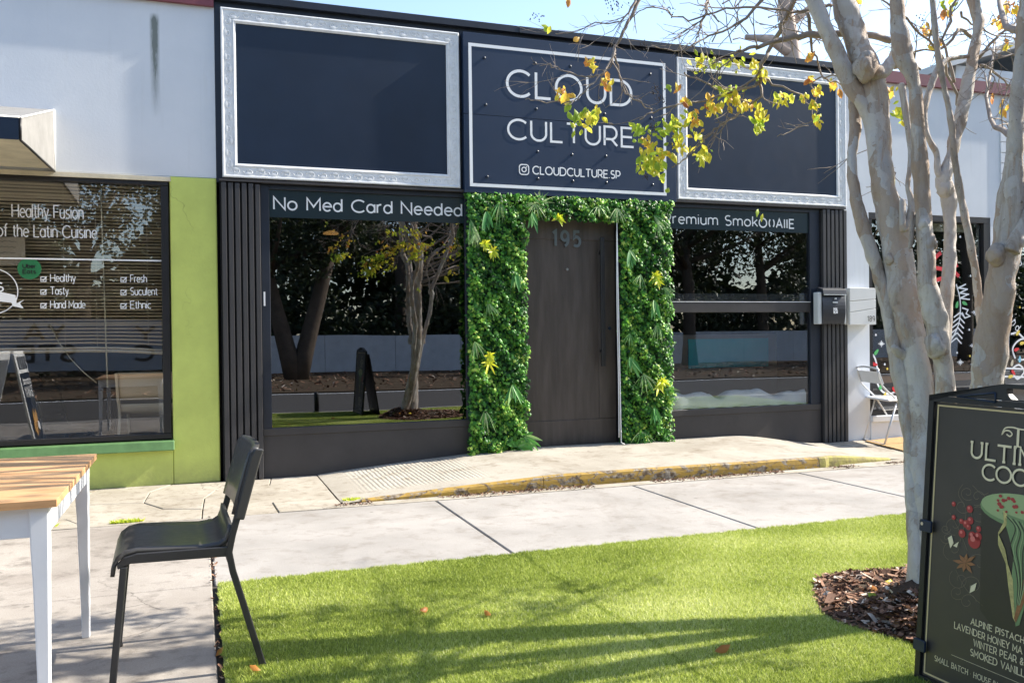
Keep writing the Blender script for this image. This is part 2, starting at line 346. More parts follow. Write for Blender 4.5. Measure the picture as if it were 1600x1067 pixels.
# ---------------------------------------------------------------- lettering (own strokes)
def arc(cx, cy, rx, ry, a0, a1, n=14): return [(cx+rx*math.cos(rad(a0+(a1-a0)*i/n)), cy+ry*math.sin(rad(a0+(a1-a0)*i/n))) for i in range(n+1)]
x_ = .70
GL = {
 'A': (.80, [[(0, 0), (.4, 1), (.8, 0)], [(.14, .33), (.66, .33)]]), 'B': (.62, [[(0, 0), (0, 1), (.33, 1)]+arc(.35, .76, .22, .24, 90, -90)+[(0, .52)], [(.35, .52)]+arc(.37, .26, .25, .26, 90, -90)+[(0, 0)]]),
 'C': (.86, [arc(.5, .5, .5, .5, 45, 315, 24)]), 'D': (.84, [[(0, 0), (0, 1), (.35, 1)]+arc(.36, .5, .48, .5, 90, -90, 18)+[(0, 0)]]),
 'E': (.60, [[(.6, 1), (0, 1), (0, 0), (.62, 0)], [(0, .52), (.54, .52)]]), 'F': (.56, [[(.58, 1), (0, 1), (0, 0)], [(0, .5), (.5, .5)]]),
 'G': (.88, [arc(.5, .5, .5, .5, 45, 300, 22)+[(.88, .18), (.88, .48), (.6, .48)]]), 'H': (.72, [[(0, 0), (0, 1)], [(.72, 0), (.72, 1)], [(0, .5), (.72, .5)]]),
 'I': (.05, [[(.02, 0), (.02, 1)]]), 'K': (.66, [[(0, 0), (0, 1)], [(.62, 1), (0, .38)], [(.2, .58), (.68, 0)]]), 'L': (.54, [[(0, 1), (0, 0), (.56, 0)]]),
 'M': (.86, [[(0, 0), (0, 1), (.43, .3), (.86, 1), (.86, 0)]]), 'N': (.72, [[(0, 0), (0, 1), (.72, 0), (.72, 1)]]), 'O': (1.0, [arc(.5, .5, .5, .5, 0, 360, 30)]),
 'P': (.62, [[(0, 0), (0, 1), (.34, 1)]+arc(.34, .67, .28, .33, 90, -90)+[(0, .34)]]), 'R': (.64, [[(0, 0), (0, 1), (.34, 1)]+arc(.34, .67, .28, .33, 90, -90)+[(0, .34)], [(.36, .34), (.64, 0)]]),
 'S': (.58, [arc(.3, .75, .26, .25, 45, 270, 12)+arc(.3, .26, .28, .26, 90, -140, 12)]), 'T': (.70, [[(0, 1), (.7, 1)], [(.35, 1), (.35, 0)]]),
 'U': (.72, [[(0, 1), (0, .36)]+arc(.36, .36, .36, .36, 180, 360, 14)+[(.72, 1)]]), 'V': (.78, [[(0, 1), (.39, 0), (.78, 1)]]), 'W': (1.1, [[(0, 1), (.28, 0), (.55, .95), (.82, 0), (1.1, 1)]]),
 'X': (.66, [[(0, 0), (.66, 1)], [(0, 1), (.66, 0)]]), 'Y': (.7, [[(0, 1), (.35, .45), (.7, 1)], [(.35, .45), (.35, 0)]]),
 'a': (.52, [arc(.26, .34, .27, .34, 0, 360, 18), [(.53, x_), (.53, 0)]]), 'b': (.54, [arc(.28, .34, .27, .34, 0, 360, 18), [(0, 1.03), (0, 0)]]), 'c': (.50, [arc(.3, .34, .3, .34, 50, 310, 16)]),
 'd': (.54, [arc(.26, .34, .27, .34, 0, 360, 18), [(.54, 1.03), (.54, 0)]]), 'e': (.54, [[(.02, .36), (.56, .36)]+arc(.29, .34, .27, .34, 5, 318, 18)]),
 'f': (.32, [[(.36, 1.0), (.26, 1.03), (.14, .9), (.14, 0)], [(0, x_), (.33, x_)]]), 'g': (.54, [arc(.26, .36, .27, .33, 0, 360, 18), [(.54, x_), (.54, -.1)]+arc(.28, -.1, .26, .18, 0, -140, 8)]),
 'h': (.48, [[(0, 1.03), (0, 0)], arc(.24, .44, .24, .26, 180, 0, 10)+[(.48, 0)]]), 'i': (.04, [[(.02, x_), (.02, 0)], [(.02, .9), (.02, .97)]]), 'k': (.46, [[(0, 1.03), (0, 0)], [(.44, x_), (0, .25)], [(.16, .40), (.48, 0)]]),
 'l': (.04, [[(.02, 1.03), (.02, 0)]]), 'm': (.86, [[(0, x_), (0, 0)], arc(.215, .46, .215, .24, 180, 0, 10)+[(.43, 0)], arc(.645, .46, .215, .24, 180, 0, 10)+[(.86, 0)]]),
 'n': (.48, [[(0, x_), (0, 0)], arc(.24, .44, .24, .26, 180, 0, 10)+[(.48, 0)]]), 'o': (.58, [arc(.29, .34, .29, .34, 0, 360, 20)]), 'r': (.28, [[(0, x_), (0, 0)], arc(.24, .44, .24, .26, 180, 80, 6)]),
 's': (.42, [arc(.22, .51, .18, .18, 40, 270, 10)+arc(.22, .17, .2, .17, 90, -150, 10)]), 't': (.32, [[(.14, .92), (.14, .12), (.24, 0), (.34, .03)], [(0, x_), (.33, x_)]]),
 'u': (.48, [[(0, x_), (0, .26)]+arc(.24, .26, .24, .26, 180, 360, 10)+[(.48, x_)], [(.48, .3), (.48, 0)]]), 'p': (.54, [arc(.28, .34, .27, .34, 0, 360, 18), [(0, x_), (0, -.3)]]), 'w': (.74, [[(0, x_), (.19, 0), (.37, x_), (.55, 0), (.74, x_)]]), 'v': (.5, [[(0, x_), (.25, 0), (.5, x_)]]), 'x': (.46, [[(0, x_), (.46, 0)], [(.46, x_), (0, 0)]]),
 'y': (.50, [[(0, x_), (.26, .02)], [(.5, x_), (.18, -.26), (.04, -.24)]]), 'z': (.44, [[(0, x_), (.44, x_), (0, 0), (.44, 0)]]),
 '1': (.26, [[(0, .86), (.22, 1), (.22, 0)]]), '8': (.56, [arc(.28, .75, .23, .25, 0, 360, 16), arc(.28, .25, .28, .26, 0, 360, 16)]), '9': (.56, [arc(.28, .68, .27, .31, 0, 360, 16), arc(.22, .5, .34, .5, 15, -80, 10)]),
 '5': (.54, [[(.5, 1), (.1, 1), (.06, .56)]+arc(.24, .32, .30, .32, 110, -130, 12)]), '.': (.05, [[(.02, 0), (.02, .06)]]), '&': (.66, [[(.66, 0), (.14, .72)]+arc(.32, .82, .18, .18, 200, -20, 8)+[(.1, .42)]+arc(.27, .24, .24, .24, 150, 350, 10)+[(.62, .5)]]),
 '(': (.2, [arc(.4, .5, .36, .55, 130, 230, 10)]), ')': (.2, [arc(-.15, .5, .36, .55, 50, -50, 10)]), ' ': (.30, []), '*': (.12, [[(.03, .45), (.09, .45)]]),
}
def ribbon(g, pts, w, fr, closed=False):
    """pts 2-D; fr maps (x,y) to world"""
    p = [Vector(q) for q in pts]
    if closed or (len(p) > 4 and (p[0]-p[-1]).length < 1e-4): p = p[:-1] if (p[0]-p[-1]).length < 1e-4 else p; closed = True
    n = len(p); L = []; Rr = []
    for i in range(n):
        if closed: a, b = p[i-1], p[(i+1) % n]
        else: a, b = p[max(i-1, 0)], p[min(i+1, n-1)]
        d0 = (p[i]-a); d1 = (b-p[i])
        if d0.length < 1e-7: d0 = d1
        if d1.length < 1e-7: d1 = d0
        d0 = d0.normalized(); d1 = d1.normalized(); n0 = Vector((-d0.y, d0.x)); n1 = Vector((-d1.y, d1.x)); mm = n0+n1
        if mm.length < .3: mm = n1
        mm = mm.normalized(); s_ = w/2/max(.45, mm.dot(n1)); L.append(p[i]+mm*s_); Rr.append(p[i]-mm*s_)
    vs = [fr(q.x, q.y) for q in L]+[fr(q.x, q.y) for q in Rr]
    g.add(vs, [(i, (i+1) % n, n+(i+1) % n, n+i) for i in range(n if closed else n-1)])
def textw(t, gap): return sum(GL[c][0]+gap for c in t)-gap
def lettering(t, o, ex, ez, width, height, stroke, mat, parent=None, gap=.22, name='lettering', serif=False, mirror=False, nrm=None, off=.003, slant=0, build=True, g=None):
    """line of text: o bottom-left corner, ex unit vector along, ez unit vector up, in world metres"""
    g = g or G(); o = Vector(o); ex = Vector(ex); ez = Vector(ez); nv = Vector(nrm) if nrm else ez.cross(ex)*-1
    tw = textw(t, gap); sx = width/tw; x = 0; kk = 0
    for ch in t:
        adv, st = GL[ch]
        if ch == ' ' and build and g.v: g.build(name, mat, parent); g = G()
        st = list(st)
        if serif and ch not in ' .&*COS':
            ends = []
            for s_ in st:
                for q in (s_[0], s_[-1]):
                    if q[1] in (0, 1, 1.0) or q[1] == x_: ends.append(q)
            for q in ends: st.append([(q[0]-.1, q[1]), (q[0]+.1, q[1])])
        for s_ in st:
            kk += 1; zo = off + (kk % 5)*.0004
            def fr(a, b, x=x, zo=zo):
                xx = (x+a)*sx
                if mirror: xx = width-xx
                return o + ex*(xx+slant*b*height) + ez*(b*height) + nv*zo
            # ribbon needs isotropic metres
            pts = [((x+a)*sx, b*height) for a, b in s_]
            ribbon(g, pts, stroke, lambda a, b, zo=zo: o + ex*((width-a) if mirror else a) + ez*b + nv*zo)
        x += adv+gap
    return g.build(name, mat, parent) if build else g
def facade_text(t, x0, x1, zb, h, stroke, mat, parent, y, **k):
    return lettering(t, (x0, y, zb), (1, 0, 0), (0, 0, 1), x1-x0, h, stroke, mat, parent, nrm=(0, -1, 0), **k)

# ================================================================= SETTING: ground
tag(G().box(-60, 90, -70, 60, -.4, -.06).build('ground', M['soil']), kind='structure')
walk = tag(bx('sidewalk', M['joint'], None, -6.4, 14.4, -6.34, -1.56, -.06, -.012), kind='structure')
xs = [-4.72, -3.13, -1.535, .056, 1.64, 3.265, 4.86, 6.45, 8.05, 9.65, 11.25]
def slab(x0, x1, y0, y1, mat):
    dz = random.uniform(-.0015, .0015); g_ = .006
    g = G().box(x0+g_, x1-g_, y0+g_, y1-g_, -.05, dz); g.build('concrete_slab', mat, walk, .006)
for a, b in zip(xs[:-1], xs[1:]):
    if a >= .05: slab(a, b, -3.27, -1.56, M['slab'])
    else:
        for y0, y1 in ((-3.27, -1.56), (-4.9, -3.27), (-6.3, -4.9)): slab(a, b, y0, y1, M['slabL'])
# lawn: backing sheet + blades
tb = tag(G().box(.075, 9.6, -6.28, -3.30, -.012, .012).build('turf_base', M['turfbase']), kind='structure')
MC, MR = Vector((3.22, -5.02)), .74
def mulch_r(a): return MR*(1+.05*np.sin(3*a+1)+.035*np.sin(7*a))
def in_mulch(x, y):
    dx, dy = x-MC.x, y-MC.y; return np.hypot(dx, dy) < mulch_r(np.arctan2(dy, dx))
def blades(n, x0, x1, y0, y1, h0, h1, w):
    x = rng.uniform(x0, x1, n); y = rng.uniform(y0, y1, n); ok = ~in_mulch(x, y)
    ok &= (y < -3.30+.012*np.sin(x*23)+.010*np.sin(x*61)) & (x > .078+.010*np.sin(y*31)+.006*np.sin(y*83)); x, y = x[ok], y[ok]; n = len(x); h = rng.uniform(h0, h1, n)
    a = rng.uniform(0, 2*np.pi, n); ln = rng.uniform(.2, 1.3, n)*h; la = rng.uniform(0, 2*np.pi, n)
    V = np.zeros((n, 3, 3)); dx, dy = np.cos(a)*w/2, np.sin(a)*w/2
    V[:, 0] = np.c_[x-dx, y-dy, np.full(n, .010)]; V[:, 1] = np.c_[x+dx, y+dy, np.full(n, .010)]
    V[:, 2] = np.c_[x+np.cos(la)*ln, y+np.sin(la)*ln, .012+h]
    t = np.clip(.45+.25*np.sin(x*2.1+y*1.3)*np.sin(y*3.1)*.5 + .12*np.sin(x*5.3+y*2)*np.sin(y*7.7-x) + .10*np.sin(x*1.1-y*2.4+1) - .35*np.exp(-((x-1.655-.01*np.sin(y*9))/.010)**2) + rng.normal(0, .24, n), 0, 1)
    return V.reshape(-1, 3), np.repeat(t, 3)
A = [blades(760000, .07, 5.4, -5.5, -3.29, .006, .018, .0032), blades(60000, .07, 5.4, -6.28, -5.5, .008, .024, .0050), blades(90000, 5.4, 9.6, -6.28, -3.29, .008, .024, .0060)]
V = np.concatenate([a[0] for a in A]); T = np.concatenate([a[1] for a in A])
tag(npmesh('grass', V, np.arange(len(V)).reshape(-1, 3), M['turf'], None, T), 'short bright green artificial turf beside the concrete walk', 'grass', kind='stuff')
# mulch bed
g = G(); n = 60
ring = [(MC.x+math.cos(a)*float(mulch_r(a))*1.0, MC.y+math.sin(a)*float(mulch_r(a))) for a in [2*math.pi*i/n for i in range(n)]]
vs = [(x, y, .014) for x, y in ring]+[(MC.x+(x-MC.x)*.6, MC.y+(y-MC.y)*.6, .045) for x, y in ring]+[(MC.x+.12, MC.y+.2, .075)]
g.add(vs, [(i, (i+1) % n, n+(i+1) % n, n+i) for i in range(n)]+[(n+i, n+(i+1) % n, 2*n) for i in range(n)], True)
tag(g.build('mulch_bed', M['soil']), kind='structure')
def chips(n, cx, cy, fn, smin, smax, hfn, flat_=.45):
    r = np.sqrt(rng.uniform(0, 1, n)); a = rng.uniform(0, 2*np.pi, n); R_ = fn(a)
    x = cx+np.cos(a)*r*R_; y = cy+np.sin(a)*r*R_; z = hfn(r)+rng.uniform(0, .012, n)
    L_ = rng.uniform(smin, smax, n); Wd = L_*rng.uniform(.2, .6, n); th = rng.uniform(0, 2*np.pi, n)
    u = np.c_[np.cos(th), np.sin(th), rng.normal(0, flat_, n)]; u /= np.linalg.norm(u, axis=1)[:, None]
    w = np.cross(u, np.c_[rng.normal(0, flat_, n), rng.normal(0, flat_, n), np.ones(n)]); w /= np.linalg.norm(w, axis=1)[:, None]
    nn = np.cross(u, w); c0 = np.c_[x, y, z]; V = []
    tk = np.minimum(L_, .02)*.25
    for su, sw, sn in ((-1, -1, 0), (1, -.6, 0), (.9, 1, 0), (-.8, .8, 0), (0, 0, 1)):
        V.append(c0+u*(su*L_/2)[:, None]+w*(sw*Wd/2)[:, None]+nn*(sn*tk)[:, None])
    V = np.stack(V, 1).reshape(-1, 3); b = np.arange(n)[:, None]*5
    F_ = np.concatenate([b+np.array([[0, 1, 4]]), b+np.array([[1, 2, 4]]), b+np.array([[2, 3, 4]]), b+np.array([[3, 0, 4]])])
    t = np.clip(rng.beta(2, 2.4, n), 0, 1); t[rng.uniform(0, 1, n) < .05] = 1
    return V, F_, np.repeat(t, 5)
V, F_, T = chips(9000, MC.x, MC.y, mulch_r, .012, .05, lambda r: .014+.06*(1-r))
V2, F2, T2 = chips(260, MC.x, MC.y, mulch_r, .04, .08, lambda r: .03+.055*(1-r), .25)
rc0 = PY(1462, 930, -4.97)
V3, F3_, T3 = chips(2200, rc0.x, -5.03, lambda a: .33+0*a, .012, .05, lambda r: .02+.15*np.clip(1.25-r, 0, .75))
V = np.concatenate([V, V2, V3]); F_ = np.concatenate([F_, F2+len(V)-len(V2)-len(V3), F3_+len(V)-len(V3)]); T = np.concatenate([T, T2, T3])
tag(npmesh('bark_mulch', V, F_, M['mulch'], None, T), 'brown bark mulch ring around the multi-stem tree', 'mulch', kind='stuff')

# kerb, road and far side (behind the camera, seen mirrored in the glass)
tag(bx('street_kerb', M['slab'], None, -40, 60, -6.5, -6.35, -.1, .015, bevel=.02), kind='structure')
tag(bx('road', M['asphalt'], None, -60, 90, -12.3, -6.5, -.12, -.05), kind='structure')
tag(G().box(-60, 90, -12.12, -12.0, -.052, -.046).box(-60, 90, -6.95, -6.87, -.052, -.046).build('road_marking', M['whitevinyl']), kind='structure')
tag(bx('dirt_verge', M['soil'], None, -60, 90, -60, -12.3, -.12, -.02), kind='structure')
n = 5000
x = rng.uniform(-12, 30, n); y = rng.uniform(-22, -12.3, n)
V, F_, T = chips(n, 0, 0, lambda a: np.ones_like(a), .05, .14, lambda r: .0*r)
V = V.reshape(n, 5, 3); V[:, :, 0] += (x-V[:, 0, 0])[:, None]; V[:, :, 1] += (y-V[:, 0, 1])[:, None]
tag(npmesh('leaf_litter', V.reshape(-1, 3), F_, M['mulch'], None, T), 'fallen brown leaves scattered on the dirt across the street', 'leaf litter', kind='stuff')

# ---- old paving strip of irregular stones, in front of the shops
strip = tag(bx('paved_strip', M['joint'], None, -4.7, 11.6, -1.56, -.0, -.06, -.014), kind='structure')
def paving(x0, x1, y0, y1, nx, ny):
    P = {}
    for i in range(nx+1):
        for j in range(ny+1):
            jx = 0 if i in (0, nx) else random.uniform(-.13, .13); jy = 0 if j in (0, ny) else random.uniform(-.09, .09)
            P[i, j] = Vector((x0+(x1-x0)*i/nx+jx, y0+(y1-y0)*j/ny+jy, 0))
    i_used = set()
    for i in range(nx):
        for j in range(ny):
            if (i, j) in i_used: continue
            c_ = [P[i, j], P[i+1, j], P[i+1, j+1], P[i, j+1]]
            if i < nx-1 and random.random() < .35: c_ = [P[i, j], P[i+1, j], P[i+2, j], P[i+2, j+1], P[i+1, j+1], P[i, j+1]]; i_used.add((i+1, j))
            m_ = sum(c_, Vector())/len(c_); q = [m_+(p-m_)*(1-.004/max(.05, (p-m_).length)) for p in c_]
            z = random.uniform(-.002, .004)
            G().prism([(p.x, p.y, -.03) for p in q], (0, 0, .03+z)).build('paving_stone', M['paver'], strip, .004)
paving(-4.7, .972, -1.55, -.002, 13, 4)
paving(5.45, 11.5, -1.55, -.002, 13, 4)

# ---- raised entrance ramp with painted yellow kerb
def rs(x):
    def ss(t): t = max(0, min(1, t)); return t*t*(3-2*t)
    a = max(0, min(1, (x-.98)/1.75)); a = a**.85; b = 1-ss((x-5.2)/1.2)
    return a*b
def rtop(x, y): return .004+rs(x)*(.088+.045*(y+1.36)/1.36)
def yk(x): return -1.40+.035*math.sin((x-1)*.8) if x < 5.3 else -1.38+.10*((x-5.3)/1.1)
nx, ny = 120, 16; X0, X1 = .974, 6.42; vs = []; fs = []
for i in range(nx+1):
    x = X0+(X1-X0)*i/nx
    for j in range(ny+1):
        y = yk(x)+(-.004-yk(x))*j/ny; vs.append((x, y, rtop(x, y)-(.006 if j == 0 else 0)))
for i in range(nx):
    for j in range(ny): a = i*(ny+1)+j; fs.append((a, a+ny+1, a+ny+2, a+1))
g = G().add(vs, fs, True)
# closed underside skirt ends
ramp = tag(g.build('entrance_ramp', M['ramp']), kind='structure')
def kerb_piece(x0, x1, mat, name='kerb_face'):
    n = 14; vs = []; fs = []
    for i in range(n+1):
        x = x0+(x1-x0)*i/n; y = yk(x); zt = rtop(x, y)
        prof = [(y-.016, -.012), (y-.014, zt*.5), (y-.008, zt-.010), (y+.004, zt+.001), (y+.03, zt+.003), (y+.03, -.012)]
        vs += [(x, a, max(b, -.012)) for a, b in prof]
    for i in range(n):
        for j in range(5): a = i*6+j; fs.append((a, a+6, a+7, a+1))
    fs += [tuple(range(6)), tuple(range(n*6, n*6+6))[::-1]]
    G().add(vs, fs).build(name, mat, ramp)
for a, b in ((1.12, 2.57), (2.575, 4.1), (4.105, 5.2)): kerb_piece(a, b, M['kerb'])
k = N('mossy_kerb', .85, 0, .2); k.color(k.ramp(k.noise(14, 6, .7), [(.35, (.24, .20, .10)), (.6, (.36, .33, .10)), (.75, (.10, .08, .05))])); k.bump(k.noise(30, 5), .6, .01); M['moss'] = k.m
kerb_piece(5.205, 6.1, M['moss'])
bx('broken_edge', M['paver'], ramp, .97, 6.3, -1.56, -1.425, -.03, .001)
# debris crumbs along the kerb toe
n = 2200; x = rng.uniform(.9, 6.2, n); y = -1.44-np.abs(rng.normal(0, .045, n)); m1 = rng.uniform(0, 1, n) < .06; x = np.where(m1, .062+rng.normal(0, .004, n), x); y = np.where(m1, rng.uniform(-6.2, -1.5, n), y); V, F_, T = chips(n, 0, 0, lambda a: np.ones_like(a), .006, .03, lambda r: 0*r)
V = V.reshape(n, 5, 3); cl = ((np.sin(x*7.3)+np.sin(x*3.1+1)) > -.3) | m1; V[:, :, 0] += (x-V[:, 0, 0])[:, None]; V[:, :, 1] += (y-V[:, 0, 1])[:, None]; 
V = V[cl]; T = T.reshape(n, 5)[cl].ravel(); n = len(V); b = np.arange(n)[:, None]*5
F_ = np.concatenate([b+np.array([q]) for q in ([0, 1, 4], [1, 2, 4], [2, 3, 4], [3, 0, 4])])
tag(npmesh('grit', V.reshape(-1, 3), F_, M['mulch'], None, T), 'brown grit and crumbs gathered along the foot of the yellow kerb', 'grit', kind='stuff')
# small weeds in the joint of the old paving
def weeds(name, pts, n, label):
    Vs = []; 
    for (cx, cy, rx, ry) in pts:
        for _ in range(n):
            a = random.uniform(0, 6.28); r = random.random()**.5; x = cx+math.cos(a)*r*rx; y = cy+math.sin(a)*r*ry
            h = random.uniform(.008, .03); d = random.uniform(0, 6.28); w = .006
            Vs += [(x-w*math.cos(d), y-w*math.sin(d), .002), (x+w*math.cos(d), y+w*math.sin(d), .002), (x+random.uniform(-.03, .03), y+random.uniform(-.03, .03), h)]
    V = np.array(Vs); tag(npmesh(name, V, np.arange(len(V)).reshape(-1, 3), M['autumn'], None, np.repeat(rng.uniform(0, .35, len(V)//3), 3)), label, 'weeds', kind='stuff')
p1 = PZ(35, 826); p2 = PZ(198, 816); p3 = PZ(552, 782)
weeds('weeds', [(p1.x, p1.y, .22, .05), (p2.x, p2.y, .10, .02), (p3.x, p3.y, .07, .03)], 260, 'small yellow green weeds in the seam between old paving and walk')

# ================================================================= LEFT RESTAURANT BUILDING
TOPZ = PY(200, 0).z
rest = tag(empty('restaurant_building', (-2, 0, 0)), 'white stucco building with lime green base and one big shop window', 'building')
def ch(name, mat, par, *a, bevel=0):
    return G().box(*a).build(name, mat, par, bevel)
def loc(o, par): return o
XE = .167                       # party line between the two shops
zw_top = PY(130, 279).z; zw_bot = PY(130, 691).z; xw_r = PY(266, 500).x
zwall_b = PY(300, 277).z
cap_z = PY(300, 9).z
ch('upper_wall', M['white_wall'], rest, -6, XE-.002, 0, .22, zwall_b, cap_z)
ch('lime_column', M['lime'], rest, xw_r+.01, XE-.002, -.012, .2, 0, zwall_b-.004, bevel=.008)
ch('lime_base_wall', M['lime'], rest, -6, xw_r+.008, -.012, .2, 0, PY(130, 708).z, bevel=.006)
g = G(); zs1 = PY(130, 709).z; zs2 = PY(130, 692).z
g.prism([(-6, -.075, zs1), (-6, .1, zs1), (-6, .1, zs2), (-6, -.055, zs2-.012)], (6+xw_r+.02, 0, 0)); loc(g.build('sill', M['sillgreen'], rest, .006), rest)
ch('parapet_cap', M['maroon'], rest, -6, XE-.004, -.04, .3, cap_z, cap_z+.34)
ch('lintel_trim', M['cream'], rest, -6, xw_r+.02, -.02, .1, zw_top+.005, zw_top+.04)
ch('lintel', M['white_wall2'], rest, -6, xw_r+.02, .002, .2, zw_top+.04, zwall_b-.001)
# window
zi_b0 = PY(130, 683).z
win = empty('window', (-1.3, 0, zi_b0), parent=rest)
def chw(name, mat, par, *a, bevel=0): o = G().box(*a).build(name, mat, par, bevel); return o
fb = zs2+.002; xi = PY(253.5, 500).x; zi_t = PY(130, 285).z; zi_b = PY(130, 683).z
chw('frame', M['frameblack'], win, -6, xw_r, -.005, .07, zi_t, zw_top+.004, bevel=.004)
chw('frame', M['frameblack'], win, -6, xw_r, -.005, .07, fb, zi_b, bevel=.004)
chw('frame', M['frameblack'], win, xi, xw_r-.001, -.004, .069, zi_b, zi_t, bevel=.004)
chw('frame', M['frameblack'], win, -2.62, -2.56, -.004, .069, zi_b, zi_t, bevel=.004)
chw('pane', M['glass_left'], win, -2.56, xi, .030, .038, zi_b, zi_t)
chw('pane', M['glass_left'], win, -6, -2.62, .030, .038, zi_b, zi_t)
Z0 = .12
ch('interior_wall', M['roommid'], rest, -6, XE-.01, 5.6, 5.7, 0, 3.2)
ch('interior_wall', M['roommid'], rest, -6.1, -6, .0, 5.7, 0, cap_z)
ch('side_wall', M['roommid'], rest, XE-.09, XE-.01, .2, 5.6, 0, 3.2)
ch('interior_floor', M['roommid'], rest, -6, XE-.1, .2, 5.6, .02, Z0)
ch('roof', M['roommid'], rest, -6, XE-.01, .22, 5.7, 3.2, 3.3)
# window lettering (vinyl on the glass, parts of the building)
yl = .029
def ftx(t, ua, ub, vb, vt, stroke, mat=M['whitevinyl'], par=rest, y=yl, **k):
    a = PY(ua, vb, y); b = PY(ub, vb, y); h = PY(ua, vt, y).z-a.z
    o = facade_text(t, a.x, b.x, a.z, h, stroke, mat, par, y, **k); return loc(o, par)
ftx('Healthy Fusion', 19, 130, 339, 319, .0085, gap=.16); ftx('of the Latin Cuisine', -4, 151, 369, 350, .0085, gap=.16)
for t, ua, ub, vb in (('Healthy', 79, 118, 440), ('Tasty', 79, 107, 460), ('Hand Made', 79, 133, 481.5), ('Fresh', 204, 229, 441), ('Suculent', 204, 246, 461), ('Ethnic', 204, 236, 482)):
    ftx(t, ua, ub, vb, vb-11.5, .006, gap=.16)
for ua, vs_ in ((64, (440, 460, 481.5)), (189, (441, 461, 482))):
    for vb in vs_:
        a = PY(ua, vb, yl); w = PY(ua+8, vb, yl).x-a.x; g = G()
        fr = lambda p, q, a=a: Vector((a.x+p, yl-.0035, a.z+q))
        ribbon(g, [(0, 0), (w, 0), (w, w), (0, w), (0, 0)], .006, fr); ribbon(g, [(w*.2, w*.5), (w*.45, w*.25), (w*1.15, w*1.1)], .007, lambda p, q, a=a: Vector((a.x+p, yl-.0045, a.z+q))); g.build('tick_box', M['whitevinyl'], rest)
g = G(); a = PY(-2, 403.5, yl); b = PY(253, 407, yl); g.box(a.x-.9, b.x, yl-.005, yl-.001, a.z-.006, a.z+.006); loc(g.build('vinyl_line', M['whitevinyl'], rest), rest)
# logo circle and banner, half out of frame
g = G(); c_ = PY(-12, 455, yl); R_ = PY(28, 455, yl).x-c_.x
ribbon(g, arc(0, 0, R_, R_, 0, 360, 40), .008, lambda p, q: Vector((c_.x+p, yl-.003, c_.z+q)))
loc(g.build('logo_ring', M['whitevinyl'], rest), rest)
g = G(); pts = [PY(u, v, yl-.006) for u, v in ((-20, 455), (0, 456), (24, 461), (26, 474), (38, 468), (31, 474), (37, 482), (20, 478), (18, 473), (0, 471), (-20, 470))]
g.prism(pts, (0, -.001, 0)); loc(g.build('banner', M['whitevinyl'], rest), rest)
ftx('S', -4, 5, 455, 442, .011)
g = G(); c_ = PY(46, 420, yl); g.disc((c_.x, yl-.001, c_.z), .085, (0, -1, 0), .003, 28); st = loc(g.build('round_sticker', M['greend'], rest), rest)
o = facade_text('Uber', c_.x-.045, c_.x+.045, c_.z+.006, .030, .007, M['frameblack'], rest, yl-.006, gap=.2); loc(o, rest)
o = facade_text('Eats', c_.x-.045, c_.x+.045, c_.z-.038, .030, .007, M['frameblack'], rest, yl-.006, gap=.2); loc(o, rest)
paper = paint('beige_paper', (.55, .47, .38), .8, .08, 3, .05)
p = PY(40, 405, .05); q = PY(40, 371, .05)
note = tag(G().box(-1.62, p.x, .042, .046, p.z-.05, q.z).build('paper_note', paper), 'beige handwritten paper note taped inside the window over the blinds', 'note')
g = G()
for r_ in range(3):
    zz = q.z-.035-.045*r_; x = -1.60+.02*r_
    ribbon(g, [(x+.012*i, zz+.006*math.sin(i*2.3+r_)*(1 if i % 4 else .1)) for i in range(int((p.x-.05-x)/.012))], .0025, lambda a, b: Vector((a, .0405, b)))
g.build('handwriting', M['frameblack'], note)
# venetian blind
bl = tag(empty('venetian_blind', (-1.3, .13, 0)), 'beige slatted blind half lowered with sagging bottom rail behind the green shop window', 'blind')
bz0 = PY(155, 541, .13).z; bz1 = zi_t+.02; pitch = .0275; ns = int((bz1-bz0-.05)/pitch)
xa, xb = -2.5, xi+.03
def slatmesh(sag):
    g = G(); nn = 12; vs = []; fs = []
    for i in range(nn+1):
        x = xa+(xb-xa)*i/nn; t = (x+.75)/.9; s_ = -sag*(1-min(1, max(0, (x+.8)/.75))**1.5) if x > -.8 else -sag
        for (dy, dz) in ((-.012, .007), (.0, .0025), (.012, -.007)): vs.append((x, dy, dz+s_+sag))
    for i in range(nn):
        for j in range(2): a = i*3+j; fs.append((a, a+3, a+4, a+1))
    return g.add(vs, fs, True)
base = slatmesh(0).build('slat', M['blind'], bl); base.location = (0, .13, bz1-.03)
for i in range(1, ns-5):
    o = base.copy(); COL.objects.link(o); o.location = (0, .13, bz1-.03-i*pitch); o.rotation_euler = (rad(random.uniform(-9, 9)), rad(random.uniform(-.12, .12)), 0)
for i in range(6):
    o = slatmesh(-.004*(i+1)**1.3).build('slat', M['blind'], bl); o.location = (0, .13, bz0+.03+(5-i)*pitch*1.05)
g = slatmesh(-.05); g.v = [(x, y*1.1, z*1.0+bz0-.01) for x, y, z in g.v]; n0 = len(g.v); g.add([(x, y, z-.022) for x, y, z in g.v[:n0]], g.f[:])
o = g.build('bottom_rail', M['blind'], bl); sm = o.modifiers.new('thick', 'SOLIDIFY'); sm.thickness = .012; o.location = (0, .13, 0)
for u in (100, 150, 230):
    x = PY(u, 400, .118).x; o = G().tube([(x, .113, bz1), (x, .113, bz0)], .0018, 5).build('ladder_cord', M['blind'], bl); loc(o, bl)
a, b = PY(157, 287, .10), PY(168, 605, .10); o = G().tube([a, b], .006, 6).build('tilt_wand', M['cream'], bl); loc(o, bl)
